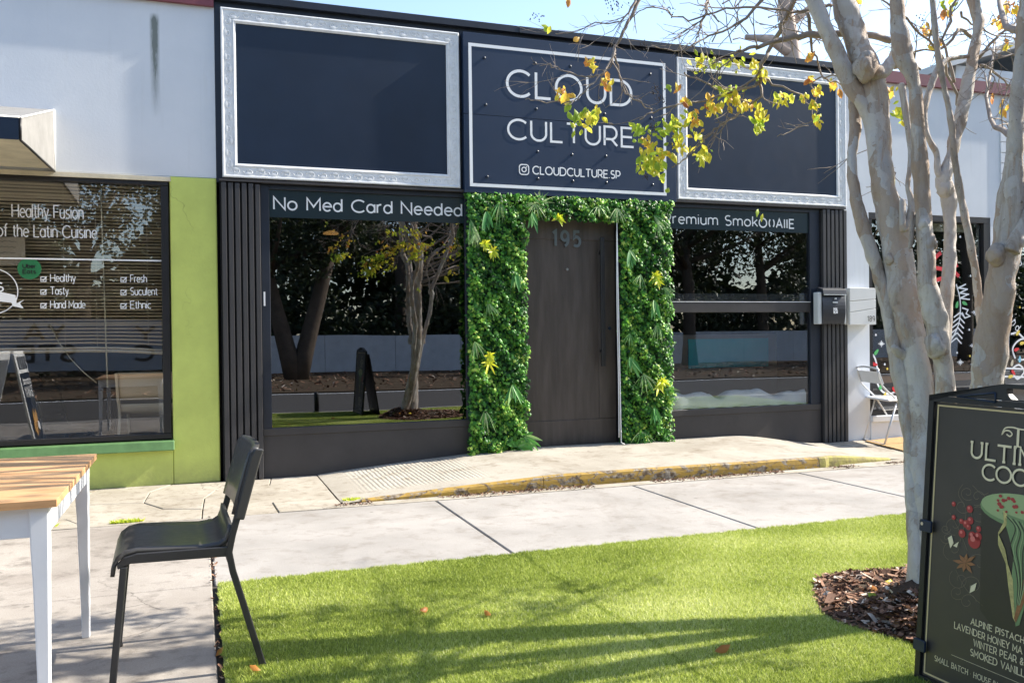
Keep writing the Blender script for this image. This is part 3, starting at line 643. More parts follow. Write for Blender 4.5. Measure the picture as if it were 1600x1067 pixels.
pts = [PY(u, v, .09) for u, v in ((78, 507), (92, 535), (110, 560), (130, 581), (151, 598))]; o = G().tube(pts, .004, 5).build('pull_cord', M['cream'], bl); loc(o, bl)

# awning
aw_top = PY(84, 172, -.002); aw_bot = PY(82, 268, -.002); axx = aw_top.x
f1 = PX(31, 183, axx); f2 = PX(33, 220, axx); ya = (f1.y+f2.y)/2
aw = tag(empty('awning', (axx-1, 0, aw_bot.z)), 'grey canvas box awning with black valance above the lime shop window', 'awning')
pp = [(axx, -.002, aw_top.z), (axx, ya, f1.z), (axx, ya, f2.z), (axx, -.002, aw_bot.z)]
L_ = -4.2
def lq(name, mat, pts, d): return loc(G().prism(pts, d).build(name, mat, aw), aw)
lq('side_panel', M['awn'], pp, (-.008, 0, 0))
lq('canopy_top', M['awn'], [(axx-.009, pp[0][1], pp[0][2]), (axx-.009, ya, pp[1][2]), (axx-.009, ya, pp[1][2]-.01), (axx-.009, pp[0][1], pp[0][2]-.01)], (L_, 0, 0))
lq('valance', M['panelblack'], [(axx-.009, ya-.002, pp[1][2]-.004), (axx-.009, ya-.010, pp[1][2]-.004), (axx-.009, ya-.010, pp[2][2]), (axx-.009, ya-.002, pp[2][2])], (L_, 0, 0))
lq('soffit', M['cream'], [(axx-.03, -.01, aw_bot.z+.02), (axx-.03, ya+.01, pp[2][2]+.02), (axx-.03, ya+.01, pp[2][2]+.028), (axx-.03, -.01, aw_bot.z+.03)], (L_, 0, 0))
for a, b, mt, r_ in ((pp[0], pp[1], 'awnedge', .007), (pp[0], pp[3], 'awnedge', .009), (pp[2], pp[3], 'frameblack', .009), (pp[1], pp[2], 'frameblack', .008)):
    loc(G().tube([a, b], r_, 6).build('frame_bar', M[mt], aw), aw)
loc(G().tube([pp[1], (axx+L_, ya, pp[1][2])], .008, 6).build('frame_bar', M['awnedge'], aw), aw)

# ================================================================= DARK SHOP BUILDING
XR = 6.712
shop = tag(empty('shop_building', (3.4, 0, 0)), 'black single storey shop between the lime building and the white building', 'building')
zpt = (PY(600, 19).z+PY(1000, 67).z)/2
def sc(name, mat, *a, bevel=0): return ch(name, mat, shop, *a, bevel=bevel)
sc('upper_wall', M['navy'], XE, XR, .0, .22, 2.54, zpt-.06)
sc('parapet_cap', M['navy'], XE-.002, 2.9, -.05, .3, zpt-.06, zpt)
sc('parapet_cap', M['navy'], 2.905, 4.9, -.053, .3, zpt-.06, zpt)
sc('parapet_cap', M['navy'], 4.905, XR+.002, -.05, .3, zpt-.06, zpt)
sc('lintel_ledge', M['charcoal'], XE+.02, 2.345, -.055, -.001, 2.545, 2.565)
sc('lintel_ledge', M['charcoal'], 4.56, XR-.02, -.055, -.001, 2.545, 2.565)
# slat cladding strips
xl0, xl1 = PY(346, 500).x, PY(409, 500).x
sc('cladding_back', M['gap'], xl0, xl1, -.012, .2, 0, 2.54)
n = 6; w = (xl1-xl0)/n
for i in range(n):
    loc(G().box(xl0+w*i+.012, xl0+w*(i+1)-.004, -.05, -.012, .005+random.uniform(0, .006), 2.538-random.uniform(0, .01)).build('slat', M['slat'], shop, .003), shop)
xr0, xr1 = PY(1281, 500).x, XR-.003
sc('cladding_back', M['gap'], xr0, xr1, -.012, .2, 0, 2.54)
n = 6; w = (xr1-xr0)/n
for i in range(n):
    loc(G().box(xr0+w*i+.013, xr0+w*(i+1)-.003, -.05, -.012, .0+random.uniform(0, .006), 2.538-random.uniform(0, .01)).build('slat', M['slat'], shop, .003), shop)
# low walls, sills
xA0, xA1 = xl1, 2.42; xB0, xB1 = 4.48, xr0
for x0, x1 in ((xA0, xA1), (xB0, xB1)):
    sc('low_wall', M['charcoal'], x0, x1, -.004, .2, 0, .368)
# left window
def dark_window(x0, x1, xg0, xg1, zb, zt, glassm, rail=None):
    w_ = empty('window', ((x0+x1)/2, 0, zb), parent=shop)
    chw('frame', M['charcoal'], w_, x0, x1, -.014, .06, zb-.065, zb, bevel=.004)
    chw('frame', M['navy'], w_, x0, xg0, -.005, .058, zb, 2.538, bevel=.003)
    chw('frame', M['navy'], w_, xg1, x1, -.005, .058, zb, 2.538, bevel=.003)
    chw('frame', M['navy'], w_, xg0, xg1, -.006, .057, zt, 2.538, bevel=.003)
    if rail:
        chw('pane', glassm, w_, xg0, xg1, .022, .030, zb, rail[0]); chw('pane', glassm, w_, xg0, xg1, .022, .030, rail[1], zt)
        chw('transom_rail', M['charcoal'], w_, xg0, xg1, -.01, .056, rail[0], rail[1]-.008, bevel=.004); chw('rail_lip', M['silver'], w_, xg0, xg1, -.012, .050, rail[1]-.0075, rail[1]-.0005); chw('reflected_band', M['slat'], w_, xg0, xg1, .034, .055, rail[1]+.012, rail[1]+.082)  # grey bar above the lip stands in for a band reflected in the pane
    else: chw('pane', glassm, w_, xg0, xg1, .022, .030, zb, zt)
    return w_
dark_window(xA0, xA1, PY(423, 500).x, 2.36, PY(580, 662).z, 2.50, M['glass_dark'])
dark_window(xB0, xB1, 4.50, PY(1266, 500).x, PY(1160, 636).z, 2.50, M['glass_right'], (PY(1150, 488).z, PY(1150, 471).z))
# text film bands on the glass
film1 = sc('window_film', M['bandfilm'], PY(412, 500).x+.03, 2.36, .0165, .0205, PY(560, 344, .02).z, 2.499)
film2 = sc('window_film', M['bandfilm'], 4.50, PY(1266, 500).x, .0165, .0205, PY(1160, 361, .02).z, 2.499)
def ft2(t, ua, va, ub, vb, h, stroke, mat=M['whitevinyl'], y=.016, par=shop, gap=.2, **k):
    a = PY(ua, va, y); b = PY(ub, vb, y); g_ = lettering(t, a, (1, 0, 0), (0, 0, 1), b.x-a.x, h, stroke, mat, par, gap=gap, nrm=(0, -1, 0), **k); return g_
hN = PY(428, 306.7, .016).z-PY(428, 325.8, .016).z
ft2('No Med Card Needed', 428, 327, 721, 335, hN, .0145)
hP = PY(1041, 333.6, .016).z-PY(1041, 349, .016).z
ft2('Premium Smok', 1037, 348.6, 1183, 353.5, hP, .013, gap=.22)
ft2('O()AIIE', 1186, 355, 1240, 357, hP*.92, .015, gap=.30, y=.0155)
# little opening-hours sticker by the left reveal
sc('sticker', M['whitevinyl'], PY(411, 460).x+.004, PY(411, 460).x+.018, -.009, -.006, PY(411, 478).z, PY(411, 456).z)

# interior of dark shop
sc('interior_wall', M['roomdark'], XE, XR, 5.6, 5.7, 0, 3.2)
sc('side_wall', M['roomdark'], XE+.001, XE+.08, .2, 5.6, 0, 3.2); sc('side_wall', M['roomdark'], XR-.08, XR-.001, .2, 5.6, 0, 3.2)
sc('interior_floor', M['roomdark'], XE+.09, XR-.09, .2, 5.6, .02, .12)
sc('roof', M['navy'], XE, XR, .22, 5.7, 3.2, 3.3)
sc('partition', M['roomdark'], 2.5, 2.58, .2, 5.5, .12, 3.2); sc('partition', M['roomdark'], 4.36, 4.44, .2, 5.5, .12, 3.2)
em = bpy.data.materials.new('warm_lamp_glow'); em.use_nodes = True; em.node_tree.nodes['Principled BSDF'].inputs['Emission Color'].default_value = (1, .45, .12, 1); em.node_tree.nodes['Principled BSDF'].inputs['Emission Strength'].default_value = 1.0
for k_, (u, v) in enumerate(((517, 366), (686, 376), (712, 364))):
    p = PY(u, v, 2.2); t = tag(empty('pendant_lamp', (p.x, p.y, p.z)), ['orange pendant lamp behind the left dark window, under the word Med', 'orange pendant lamp in the left dark window, lower of two near the leafy surround', 'orange pendant lamp in the left dark window, upper one beside the leafy surround'][k_], 'lamp', 'pendant lamps inside the dark shop')
    g = G(); n = 18; vs = [(p.x+math.cos(2*math.pi*i/n)*r_, p.y+math.sin(2*math.pi*i/n)*r_, p.z+h_) for r_, h_ in ((.09, 0), (.08, .02), (.02, .04)) for i in range(n)]
    g.add(vs, [(j*n+i, j*n+(i+1) % n, (j+1)*n+(i+1) % n, (j+1)*n+i) for j in range(2) for i in range(n)], True).build('lamp_shade', em, t)
    G().tube([(p.x, p.y, p.z+.06), (p.x, p.y, 3.2)], .006, 5).build('cable', M['gap'], t)
# display counter and draped white cloth in the right dark window
cnt = tag(empty('display_counter', (5.6, 1.3, .12)), 'dark counter with a teal front panel inside the right dark window', 'counter')
teal = flat('teal_panel', (.05, .58, .68), .3)
a, b = PY(1075, 530, 1.1), PY(1200, 572, 1.1)
G().box(a.x-.3, b.x+.35, 1.102, 1.6, .12, a.z+.05).build('counter_body', M['roommid'], cnt, .01); G().box(a.x, b.x, 1.09, 1.101, b.z, a.z).build('front_panel', teal, cnt)
cloth = paint('white_cloth', (.90, .91, .92), .8, .04, 4, .2, 40)
g = G(); n = 90; x0, x1 = 4.5, PY(1265, 500).x-.01; zb = PY(1160, 636).z; vs = []; fs = []
for i in range(n+1):
    x = x0+(x1-x0)*i/n; t = i/n
    h = .06+.045*abs(math.sin(t*7.2+.4))+.012*math.sin(t*31); h *= 1.15 if .3 < t < .6 else 1
    for j, (yy, f_) in enumerate(((.05, 0.02), (.055, .7), (.09, 1), (.2, .9), (.4, .5+.15*math.sin(t*12)), (.55, .0))): vs.append((x, yy+.008*math.sin(t*40+j), zb+h*f_*1.6+.004*math.sin(t*55+j*2)))
for i in range(n):
    for j in range(5): a_ = i*6+j; fs.append((a_, a_+6, a_+7, a_+1))
tag(g.add(vs, fs, True).build('window_cloth', cloth), 'rumpled white cloth lying along the bottom of the right dark window', 'cloth')
sc('window_ledge', M['roomdark'], 4.45, XR-.2, .21, .7, zb-.06, zb-.01)

# ---- ornate framed boards
def ornate(x0, x1, z0, z1, wd, label):
    t = tag(empty('framed_board', ((x0+x1)/2, 0, z0)), label, 'framed board', 'silver framed blank boards beside the shop sign')
    prof = [(0, 0), (0, .032), (.008, .038), (.018, .037), (.022, .032), (wd-.030, .030), (wd-.026, .034), (wd-.016, .036), (wd-.008, .030), (wd, .027), (wd, .0)]
    cor = [(x0, z0, 1, 1), (x1, z0, -1, 1), (x1, z1, -1, -1), (x0, z1, 1, -1)]
    for i in range(4):
        a, b = cor[i], cor[(i+1) % 4]; vs = []; m_ = len(prof)
        for c_ in (a, b): vs += [(c_[0]+c_[2]*d, -.012-h, c_[1]+c_[3]*d) for d, h in prof]
        G().add(vs, [(k_, k_+1, m_+k_+1, m_+k_) for k_ in range(m_-1)]+[tuple(range(m_))[::-1], tuple(range(m_, 2*m_))]).build('frame_rail', M['silver'], t)
    G().box(x0+wd-.004, x1-wd+.004, -.030, -.008, z0+wd-.004, z1-wd+.004).build('board', M['panelblack'], t)
    g = G(); c0 = wd*.46
    def scrolls(ax, ay, bx_, by, flip):
        L_ = math.hypot(bx_-ax, by-ay); nn = max(1, round(L_/.105)); ex, ez = (bx_-ax)/L_, (by-ay)/L_; nx_, nz_ = -ez, ex; st = L_/nn
        for i in range(nn):
            sgn = 1 if i % 2 else -1; cx = (i+.5)*st; pts = []
            for q in range(15):
                th = q/14*1.55*math.pi*1.35; r_ = st*.42*(1-.72*q/14); pts.append((cx+r_*math.cos(th+math.pi), sgn*r_*math.sin(th+math.pi)*.72))
            g.tube([(ax+ex*p_+nx_*q_, -.012-.031, ay+ez*p_+nz_*q_) for p_, q_ in pts], .0034, 4, False)
            pl = [(cx+st*.28*math.cos(k_), -sgn*.020+st*.16*math.sin(k_)) for k_ in np.linspace(0, 2*math.pi, 8)]
            g.add([(ax+ex*p_+nx_*q_, -.012-.033, ay+ez*p_+nz_*q_) for p_, q_ in pl[:-1]]+[(ax+ex*cx-nx_*sgn*.02, -.012-.036, ay+ez*cx-nz_*sgn*.02)], [(k_, (k_+1) % 7, 7) for k_ in range(7)], True)
    xi0, xi1, zi0, zi1 = x0+c0, x1-c0, z0+c0, z1-c0
    scrolls(xi0, zi0, xi1, zi0, 1); scrolls(xi1, zi0, xi1, zi1, 1); scrolls(xi1, zi1, xi0, zi1, 1); scrolls(xi0, zi1, xi0, zi0, 1)
    tag(g.build('scroll_ornament', M['silver2'], t), kind='stuff')
    return t
ornate(.215, 2.308, 2.578, 4.012, .122, 'wide blank black board in an ornate silver frame above the card lettering window')
ornate(4.602, XR-.004, 2.572, 4.012, .122, 'blank black board in an ornate silver frame, partly hidden behind the hanging branches')

# ---- shop sign
sg = tag(empty('shop_sign', (3.45, 0, 2.535)), 'square navy shop sign with white border and CLOUD CULTURE lettering over the door', 'sign')
ysf = -.085
signm = paint('navy_sign_panel', (.018, .034, .070), .40, .12, 1.5, .04)
G().box(2.338, 4.566, ysf, -.003, 3.262, 4.014).build('sign_panel', signm, sg, .003); G().box(2.338, 4.566, ysf, -.003, 2.536, 3.2605).build('sign_panel', signm, sg, .003)
o1 = PY(730.7, 68.5, ysf); o2 = PY(735.3, 291.4, ysf); o3 = PY(1042, 305.6, ysf); o4 = PY(1038.4, 98.4, ysf)
xa_, xb_ = (o1.x+o2.x)/2, (o3.x+o4.x)/2; za_, zb_ = (o2.z+o3.z)/2, (o1.z+o4.z)/2
ribbon(G(), [(0, 0), (1, 0)], .1, lambda a, b: Vector((a, 0, b)))
g = G(); ins = .014
ribbon(g, [(xa_+ins, za_+ins), (xb_-ins, za_+ins), (xb_-ins, zb_-ins), (xa_+ins, zb_-ins), (xa_+ins, za_+ins)], .030, lambda a, b: Vector((a, ysf-.003, b))); g.build('sign_border', M['whitevinyl'], sg)
def sgt(t, ua, ub, v0, v1, stroke, gap):
    a = PY(ua, v0, ysf); b = PY(ub, v0, ysf); c_ = PY(ua, v1, ysf)
    return facade_text(t, a.x, b.x, a.z, c_.z-a.z, stroke, M['whitevinyl'], sg, ysf, gap=gap)
sgt('CLOUD', 792.5, 986, 149.5, 109.5, .027, .24); sgt('CULTURE', 794, 989, 217, 186.5, .022, .24); sgt('CLOUDCULTURE.SP', 832.5, 968.5, 272, 260, .0115, .22)
a = PY(811.5, 272.6, ysf); w = PY(826, 272, ysf).x-a.x; fr = lambda p, q: Vector((a.x+p, ysf-.003, a.z+q))
g = G(); r_ = w*.28
rr = [(w-r_+r_*math.cos(t), r_+r_*math.sin(t)) for t in np.linspace(-math.pi/2, 0, 6)]+[(w-r_+r_*math.cos(t), w-r_+r_*math.sin(t)) for t in np.linspace(0, math.pi/2, 6)]+[(r_+r_*math.cos(t), w-r_+r_*math.sin(t)) for t in np.linspace(math.pi/2, math.pi, 6)]+[(r_+r_*math.cos(t), r_+r_*math.sin(t)) for t in np.linspace(math.pi, 1.5*math.pi, 6)]
ribbon(g, rr+[rr[0]], .010, fr); ribbon(g, arc(w/2, w/2, w*.23, w*.23, 0, 360, 18), .010, fr); ribbon(g, arc(w*.77, w*.77, w*.03, w*.03, 0, 360, 8), .008, fr)
g.build('camera_logo', M['whitevinyl'], sg)
bolt = None
for u, v in ((208, 187), (500, 218), (702, 236), (1161, 281), (216, 456), (507, 481), (900, 510), (1167, 533), (514, 726), (712, 743), (907, 752), (225, 870), (516, 881), (717, 895), (910, 904), (1176, 916)):
    p = PY(700+u/3.679, 40+v/3.679, ysf)
    if bolt is None:
        g = G(); nn = 10; vs = [(math.cos(2*math.pi*i/nn)*r0, -h0, math.sin(2*math.pi*i/nn)*r0) for r0, h0 in ((.014, 0), (.014, .007), (.007, .011)) for i in range(nn)]
        g.add(vs, [(j*nn+i, j*nn+(i+1) % nn, (j+1)*nn+(i+1) % nn, (j+1)*nn+i) for j in range(2) for i in range(nn)]+[tuple(range(2*nn, 3*nn))]); bolt = g.build('bolt', M['panelblack'], sg); o = bolt
    else: o = bolt.copy(); COL.objects.link(o)
    o.location = (p.x, ysf+.001, p.z)

# ---- door
dr = empty('door', (3.42, .05, .15), parent=shop)
xd0, xd1 = PY(817, 500, .05).x-.05, PY(961, 500, .05).x; yd = .05
zl = PY(890, 375, yd).z; zr = PY(890, 656, yd).z
G().box(xd0, xd1, yd+.004, yd+.05, .13, 2.5).build('door_panel', M['door'], dr)
G().box(xd0, xd1, yd-.006, yd+.003, zl, 2.5).build('top_rail', M['door'], dr, .003); G().box(xd0, xd1, yd-.006, yd+.003, .13, zr).build('bottom_rail', M['door'], dr, .003)
xs_ = PY(935, 500, yd).x
G().box(xs_, xd1, yd-.006, yd+.0029, zr+.002, zl-.002).build('stile', M['door'], dr, .003); G().box(xd0, xd0+.10, yd-.006, yd+.0029, zr+.002, zl-.002).build('stile', M['door'], dr, .003)
h1, h2 = PY(940, 371, yd-.06), PY(943, 572, yd-.06)
hg = G().box(h1.x-.022, h1.x+.022, yd-.085, yd-.06, h2.z, h1.z); 
for zz in (h2.z+.15, h1.z-.15): hg.box(h1.x-.010, h1.x+.010, yd-.061, yd-.005, zz-.015, zz+.015)
hg.build('handle', M['frameblack'], dr, .004)
p = PY(952, 513, yd-.006); G().disc((p.x, yd-.006, p.z), .018, (0, -1, 0), .012, 16).build('lock', M['panelblack'], dr)
p = PY(886, 421, yd); G().disc((p.x, yd+.003, p.z), .013, (0, -1, 0), .010, 16).build('peephole', M['steel'], dr)
ghost = flat('faded_number_ghost', (.095, .118, .13), .5)
a = PY(864, 384, yd-.006); b = PY(906, 384, yd-.006); c_ = PY(864, 361, yd-.006)
facade_text('195', a.x, b.x, a.z, c_.z-a.z, .028, ghost, dr, yd-.006, gap=.42)
sc('door_jamb', M['frameblack'], xd1+.003, xd1+.12, -.02, .2, .10, 2.54); sc('door_jamb', M['frameblack'], xd0-.3, xd0-.003, -.004, .2, .10, 2.54)
sc('threshold', M['frameblack'], xd0, xd1, .0, .2, .0, .128)
sc('wall_panel', M['charcoal'], 2.425, xd0-.301, -.003, .2, 0, 2.54); sc('wall_panel', M['charcoal'], xd1+.121, 4.478, -.003, .2, 0, 2.54)
wx = PY(965, 500, -.13).x
pts = [(wx+.004*math.sin(z_*3), -.13, z_) for z_ in np.linspace(.20, 2.30, 24)]+[(wx+.02, -.14, .15), (wx+.05, -.15, .135)]
tag(G().tube(pts, .0055, 6).build('light_tube', M['whitevinyl']), 'thin white light tube running down between the dark door and the right leafy panel', 'light tube')

# ---- hedge surround
hd = tag(empty('leafy_door_surround', (3.45, -.02, .1)), 'artificial green ivy surround framing the dark door with ferns and yellow leaves', 'leaf wall')
regs = [(2.365, 2.92, .07, 2.53), (3.935, 4.475, .10, 2.53), (2.93, 3.935, 2.325, 2.53)]
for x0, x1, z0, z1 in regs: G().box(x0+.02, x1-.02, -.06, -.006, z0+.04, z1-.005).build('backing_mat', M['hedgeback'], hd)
def leafset(C_, nrm, up, size, shape, fold=.25, tone=None):
    """C_ (n,3) centres; nrm, up (n,3); shape outline (k,2) in units of size; centre fan"""
    n = len(C_); k_ = len(shape); nrm = nrm/np.linalg.norm(nrm, axis=1)[:, None]
    r_ = np.cross(up, nrm); r_ /= np.linalg.norm(r_, axis=1)[:, None]; u_ = np.cross(nrm, r_)
    V = [C_+nrm*(size*fold*.5)[:, None]]
    for sx, sy in shape: V.append(C_+r_*(sx*size)[:, None]+u_*(sy*size)[:, None]-nrm*(abs(sx)*fold*size)[:, None])
    V = np.stack(V, 1).reshape(-1, 3); b = np.arange(n)[:, None]*(k_+1)
    F_ = np.concatenate([b+np.array([[0, 1+i, 1+(i+1) % k_]]) for i in range(k_)])
    return V, F_, np.repeat(tone, k_+1)
IVY = [(0, -.45), (.42, -.38), (.30, -.05), (.55, .20), (.20, .22), (0, .62), (-.20, .22), (-.55, .20), (-.30, -.05), (-.42, -.38)]
allV = []; allF = []; allT = []; nb = 0
for x0, x1, z0, z1 in regs:
    n = int((x1-x0)*(z1-z0)*5600)
    x = rng.uniform(x0-.015, x1+.015, n); z = rng.uniform(z0-.02, z1, n)
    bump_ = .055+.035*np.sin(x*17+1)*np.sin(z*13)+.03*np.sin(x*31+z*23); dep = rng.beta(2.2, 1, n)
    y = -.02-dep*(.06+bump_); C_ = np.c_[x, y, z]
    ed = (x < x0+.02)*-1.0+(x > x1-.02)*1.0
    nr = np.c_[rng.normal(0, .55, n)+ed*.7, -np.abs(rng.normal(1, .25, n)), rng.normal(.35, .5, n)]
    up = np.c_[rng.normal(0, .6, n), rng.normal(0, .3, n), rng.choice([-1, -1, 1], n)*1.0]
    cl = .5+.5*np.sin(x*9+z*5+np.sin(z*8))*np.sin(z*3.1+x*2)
    t = np.clip(.05+.50*cl*dep+rng.normal(0, .25, n)+.16*dep, 0, 1); t[rng.uniform(0, 1, n) < .05] += .3  # outer leaves lighter, deep ones darker: light and shade put into the tone
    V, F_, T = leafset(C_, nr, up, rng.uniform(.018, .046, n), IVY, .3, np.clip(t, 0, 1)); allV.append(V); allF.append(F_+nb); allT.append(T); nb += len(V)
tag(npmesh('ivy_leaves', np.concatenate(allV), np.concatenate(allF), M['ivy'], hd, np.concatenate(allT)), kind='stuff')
def spray(name, mat, u, v, n, L0, L1, w0, dirs, tones, y=-.15, droop=.5, par=hd, spread=1.0):
    c_ = PY(u, v, y); Vs = []; Fs = []; Ts = []
    for i in range(n):
        a = rad(dirs[0]+(dirs[1]-dirs[0])*(i+random.uniform(-.3, .3))/max(1, n-1)); L_ = random.uniform(L0, L1); w = w0*random.uniform(.8, 1.2)
        d = Vector((math.cos(a), -.35*random.uniform(.2, 1.4)*spread, math.sin(a))).normalized(); sd_ = d.cross(Vector((random.uniform(-.3, .3), -1, random.uniform(-.3, .3)))).normalized(); nn_ = sd_.cross(d)
        b = len(Vs); m_ = 5; tt = random.uniform(*tones)
        for j in range(m_+1):
            q = j/m_; ww = w*math.sin(math.pi*min(.98, .12+q*.88))**.8; p = c_+d*L_*q+Vector((0, 0, -droop*L_*q*q))
            Vs += [p-sd_*ww+nn_*ww*.35, p-nn_*ww*.0, p+sd_*ww+nn_*ww*.35]; Ts += [tt]*3
        for j in range(m_):
            e = b+j*3; Fs += [(e, e+3, e+4, e+1), (e+1, e+4, e+5, e+2)]
    return npmesh(name, np.array([tuple(p) for p in Vs]), np.array(Fs), mat, par, np.clip(Ts, 0, 1))
def hp(x, y): return 700+x/2.4237, 290+y/2.4237
for x, y in ((150, 215), (165, 250), (150, 640), (165, 680), (785, 335), (795, 370), (800, 740), (795, 770), (425, 115)):
    u, v = hp(x, y); spray('yellow_leaf_cluster', M['croton'], u+random.uniform(-6, 6), v+random.uniform(-5, 5), random.randint(9, 14), .05, random.uniform(.08, .12), .010, (random.uniform(-140, -40), random.uniform(180, 330)), (.25, 1), -.17, .25, spread=1.6)
for x, y, lo, hi in ((85, 130, -110, -50), (100, 165, -120, -60), (150, 435, -100, -40), (100, 590, -110, -30), (140, 850, -130, -50), (730, 335, -150, -70), (815, 385, -70, 0), (795, 520, -140, -60), (740, 715, -150, -20), (820, 770, -60, 10), (570, 75, -150, -20), (640, 85, -150, -30), (780, 115, -80, 10), (350, 70, 20, 160), (730, 930, 200, 340), (790, 130, -100, -30), (200, 60, -150, -60), (330, 70, 160, 360), (690, 560, 200, 300)):
    u, v = hp(x, y); spray('fern_frond', M['fern'], u, v, random.randint(9, 14), .09, random.uniform(.14, .21), .0038, (lo, hi), (random.uniform(.1, .5), 1), -.14, random.uniform(.1, .5))
for x, y, lo, hi in ((145, 100, -110, -60), (255, 325, -110, -75), (690, 245, -120, -60), (780, 435, -110, -70), (690, 650, -110, -50), (780, 840, -110, -60), (245, 755, -130, -50), (290, 950, -60, 30), (320, 105, -120, -70)):
    u, v = hp(x, y); spray('broad_leaf', M['fern'], u, v, 6, .10, .19, .017, (lo, hi), (.1, .75), -.17, .2)
u, v = hp(265, 985); spray('broad_leaf', M['fern'], u, v, 7, .10, .19, .03, (-10, 150), (.2, .6), -.15, .35)
u, v = hp(185, 990); p = PY(u, v, -.12); n = 160
V, F_, T = leafset(np.c_[p.x+rng.normal(0, .04, n), -.12+rng.normal(0, .03, n), np.abs(p.z+rng.normal(0, .035, n))], np.c_[rng.normal(0, .5, n), -np.ones(n), rng.normal(.4, .4, n)], np.c_[rng.normal(0, 1, n), rng.normal(0, .3, n), rng.normal(-.4, .6, n)], rng.uniform(.016, .028, n), IVY, .2, rng.uniform(.3, 1, n))
tag(npmesh('trailing_sprig', V, F_, M['ivy'], hd, T), kind='stuff')

# ================================================================= WHITE BUILDING ON THE RIGHT
wb = tag(empty('white_building', (9, 0, 0)), 'white stucco building with maroon parapet and festive painted windows at right', 'building')
XC = PY(1358, 500).x; XW1 = PY(1548, 450).x; zt2 = PY(1450, 336).z; zb2 = PY(1370, 649).z; zc = (PY(1437, 135).z+PY(1583, 152).z)/2; zc2 = (PY(1437, 118).z+PY(1583, 135).z)/2
def wbx(name, mat, *a, bevel=0): return ch(name, mat, wb, *a, bevel=bevel)
wbx('column', M['white_wall2'], XR+.001, XC, -.004, .2, 0, zt2)
wbx('upper_wall', M['white_wall2'], XR+.001, 14.5, 0, .22, zt2+.001, zc)
wbx('parapet_cap', M['maroon'], XR+.003, 14.5, -.05, .3, zc, zc2)
wbx('low_wall', M['white_wall2'], XC+.001, 14.5, -.02, .2, 0, zb2-.07); wbx('sill', M['white_wall2'], XC+.001, 14.5, -.045, .1, zb2-.069, zb2-.001, bevel=.006)
XW2 = XW1+.16
wbx('column', M['white_wall2'], XW1, XW2, -.002, .2, zb2, zt2)
sb = PY(1562, 200).x
for i in range(11):
    z0 = zt2+.03+i*.125
    if z0+.12 < zc: loc(G().box(sb, sb+.55, -.014, -.001, z0, z0+.118).build('siding_board', M['white_wall2'], wb, .004), wb)
for x0, x1 in ((XC+.001, XW1-.001), (XW2+.001, 12.4)):
    w_ = empty('window', ((x0+x1)/2, 0, zb2), parent=wb)
    chw('frame', M['frameblack'], w_, x0, x1, .0, .07, zt2-.07, zt2-.001, bevel=.003); chw('frame', M['frameblack'], w_, x0, x1, .0, .07, zb2, zb2+.06, bevel=.003)
    chw('frame', M['frameblack'], w_, x0, x0+.05, .001, .069, zb2+.06, zt2-.07); chw('frame', M['frameblack'], w_, x1-.10, x1, .001, .069, zb2+.06, zt2-.07)
    chw('pane', M['glass_right'], w_, x0+.05, x1-.10, .04, .048, zb2+.06, zt2-.07)
wbx('column', M['white_wall2'], 12.401, 14.5, -.003, .2, zb2, zt2)
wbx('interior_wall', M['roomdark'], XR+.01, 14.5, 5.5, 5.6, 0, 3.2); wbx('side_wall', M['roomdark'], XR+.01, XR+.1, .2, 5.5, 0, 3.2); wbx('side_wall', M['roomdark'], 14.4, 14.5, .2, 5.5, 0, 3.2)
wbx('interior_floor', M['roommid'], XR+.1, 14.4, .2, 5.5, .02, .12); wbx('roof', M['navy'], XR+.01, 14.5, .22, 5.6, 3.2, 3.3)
wood = paint('wood_shelf', (.35, .18, .09), .5, .2, 4, .1)
wbx('window_shelf', wood, XC+.2, XW1-.1, .08, .5, PY(1500, 594, .08).z, PY(1500, 584, .08).z)
wbx('blind_head', M['cream'], XC+.3, XW1-.15, .12, .16, PY(1480, 362, .12).z, PY(1480, 350, .12).z)
# window paintings
yv = .039
def P2(u, v): return PY(u, v, yv)
def vr(name, mat, lines, w, dy=0, each=False):
    g = G()
    for i_, ln in enumerate(lines):
        ribbon(g, [(P2(u, v).x, P2(u, v).z) for u, v in ln], w, lambda a, b: Vector((a, yv-.0025-dy-.0001*i_, b)))
        if each: g.build(name, mat, wb); g = G()
    if not each: g.build(name, mat, wb)
def cr(pts, n=6):
    out = []
    for i in range(len(pts)-1):
        p0, p1, p2, p3 = pts[max(i-1, 0)], pts[i], pts[i+1], pts[min(i+2, len(pts)-1)]
        for k_ in range(n):
            t = k_/n; out.append(tuple(.5*((2*b)+(-a+c)*t+(2*a-5*b+4*c-d)*t*t+(-a+3*b-3*c+d)*t**3) for a, b, c, d in zip(p0, p1, p2, p3)))
    return out+[tuple(pts[-1])]
vr('painted_string', M['whitevinyl'], [cr([(1359, 549), (1367, 560), (1371, 580), (1370, 596), (1378, 611), (1390, 615), (1402, 610), (1420, 600)]), cr([(1579, 522), (1590, 520), (1600, 528), (1612, 524)]), cr([(1586, 560), (1582, 545), (1590, 533), (1602, 530), (1612, 545), (1604, 560), (1590, 562)]), cr([(1582, 575), (1592, 570), (1600, 580), (1590, 592), (1583, 584)]), [(1566, 588), (1640, 590)], [(1563, 575), (1640, 578)]], .022, each=True)
sprig = [(1494, 444), (1500, 470), (1499, 500), (1492, 520), (1480, 540)]
lines = [cr(sprig)]
for (x, y) in ((1497, 450), (1499, 458), (1500, 466)): lines += [[(x, y), (x+12, y-6)], [(x, y), (x+15, y+2)]]
for k_ in range(6):
    y = 488+k_*8; x = 1500-k_*1.2; lines += [[(x, y), (x-10, y+8)], [(x, y), (x+8, y+9)]]
vr('painted_sprig', M['whitevinyl'], lines+[[(1503, 481), (1512, 484), (1509, 490), (1515, 494), (1507, 497), (1503, 488)]], .016)
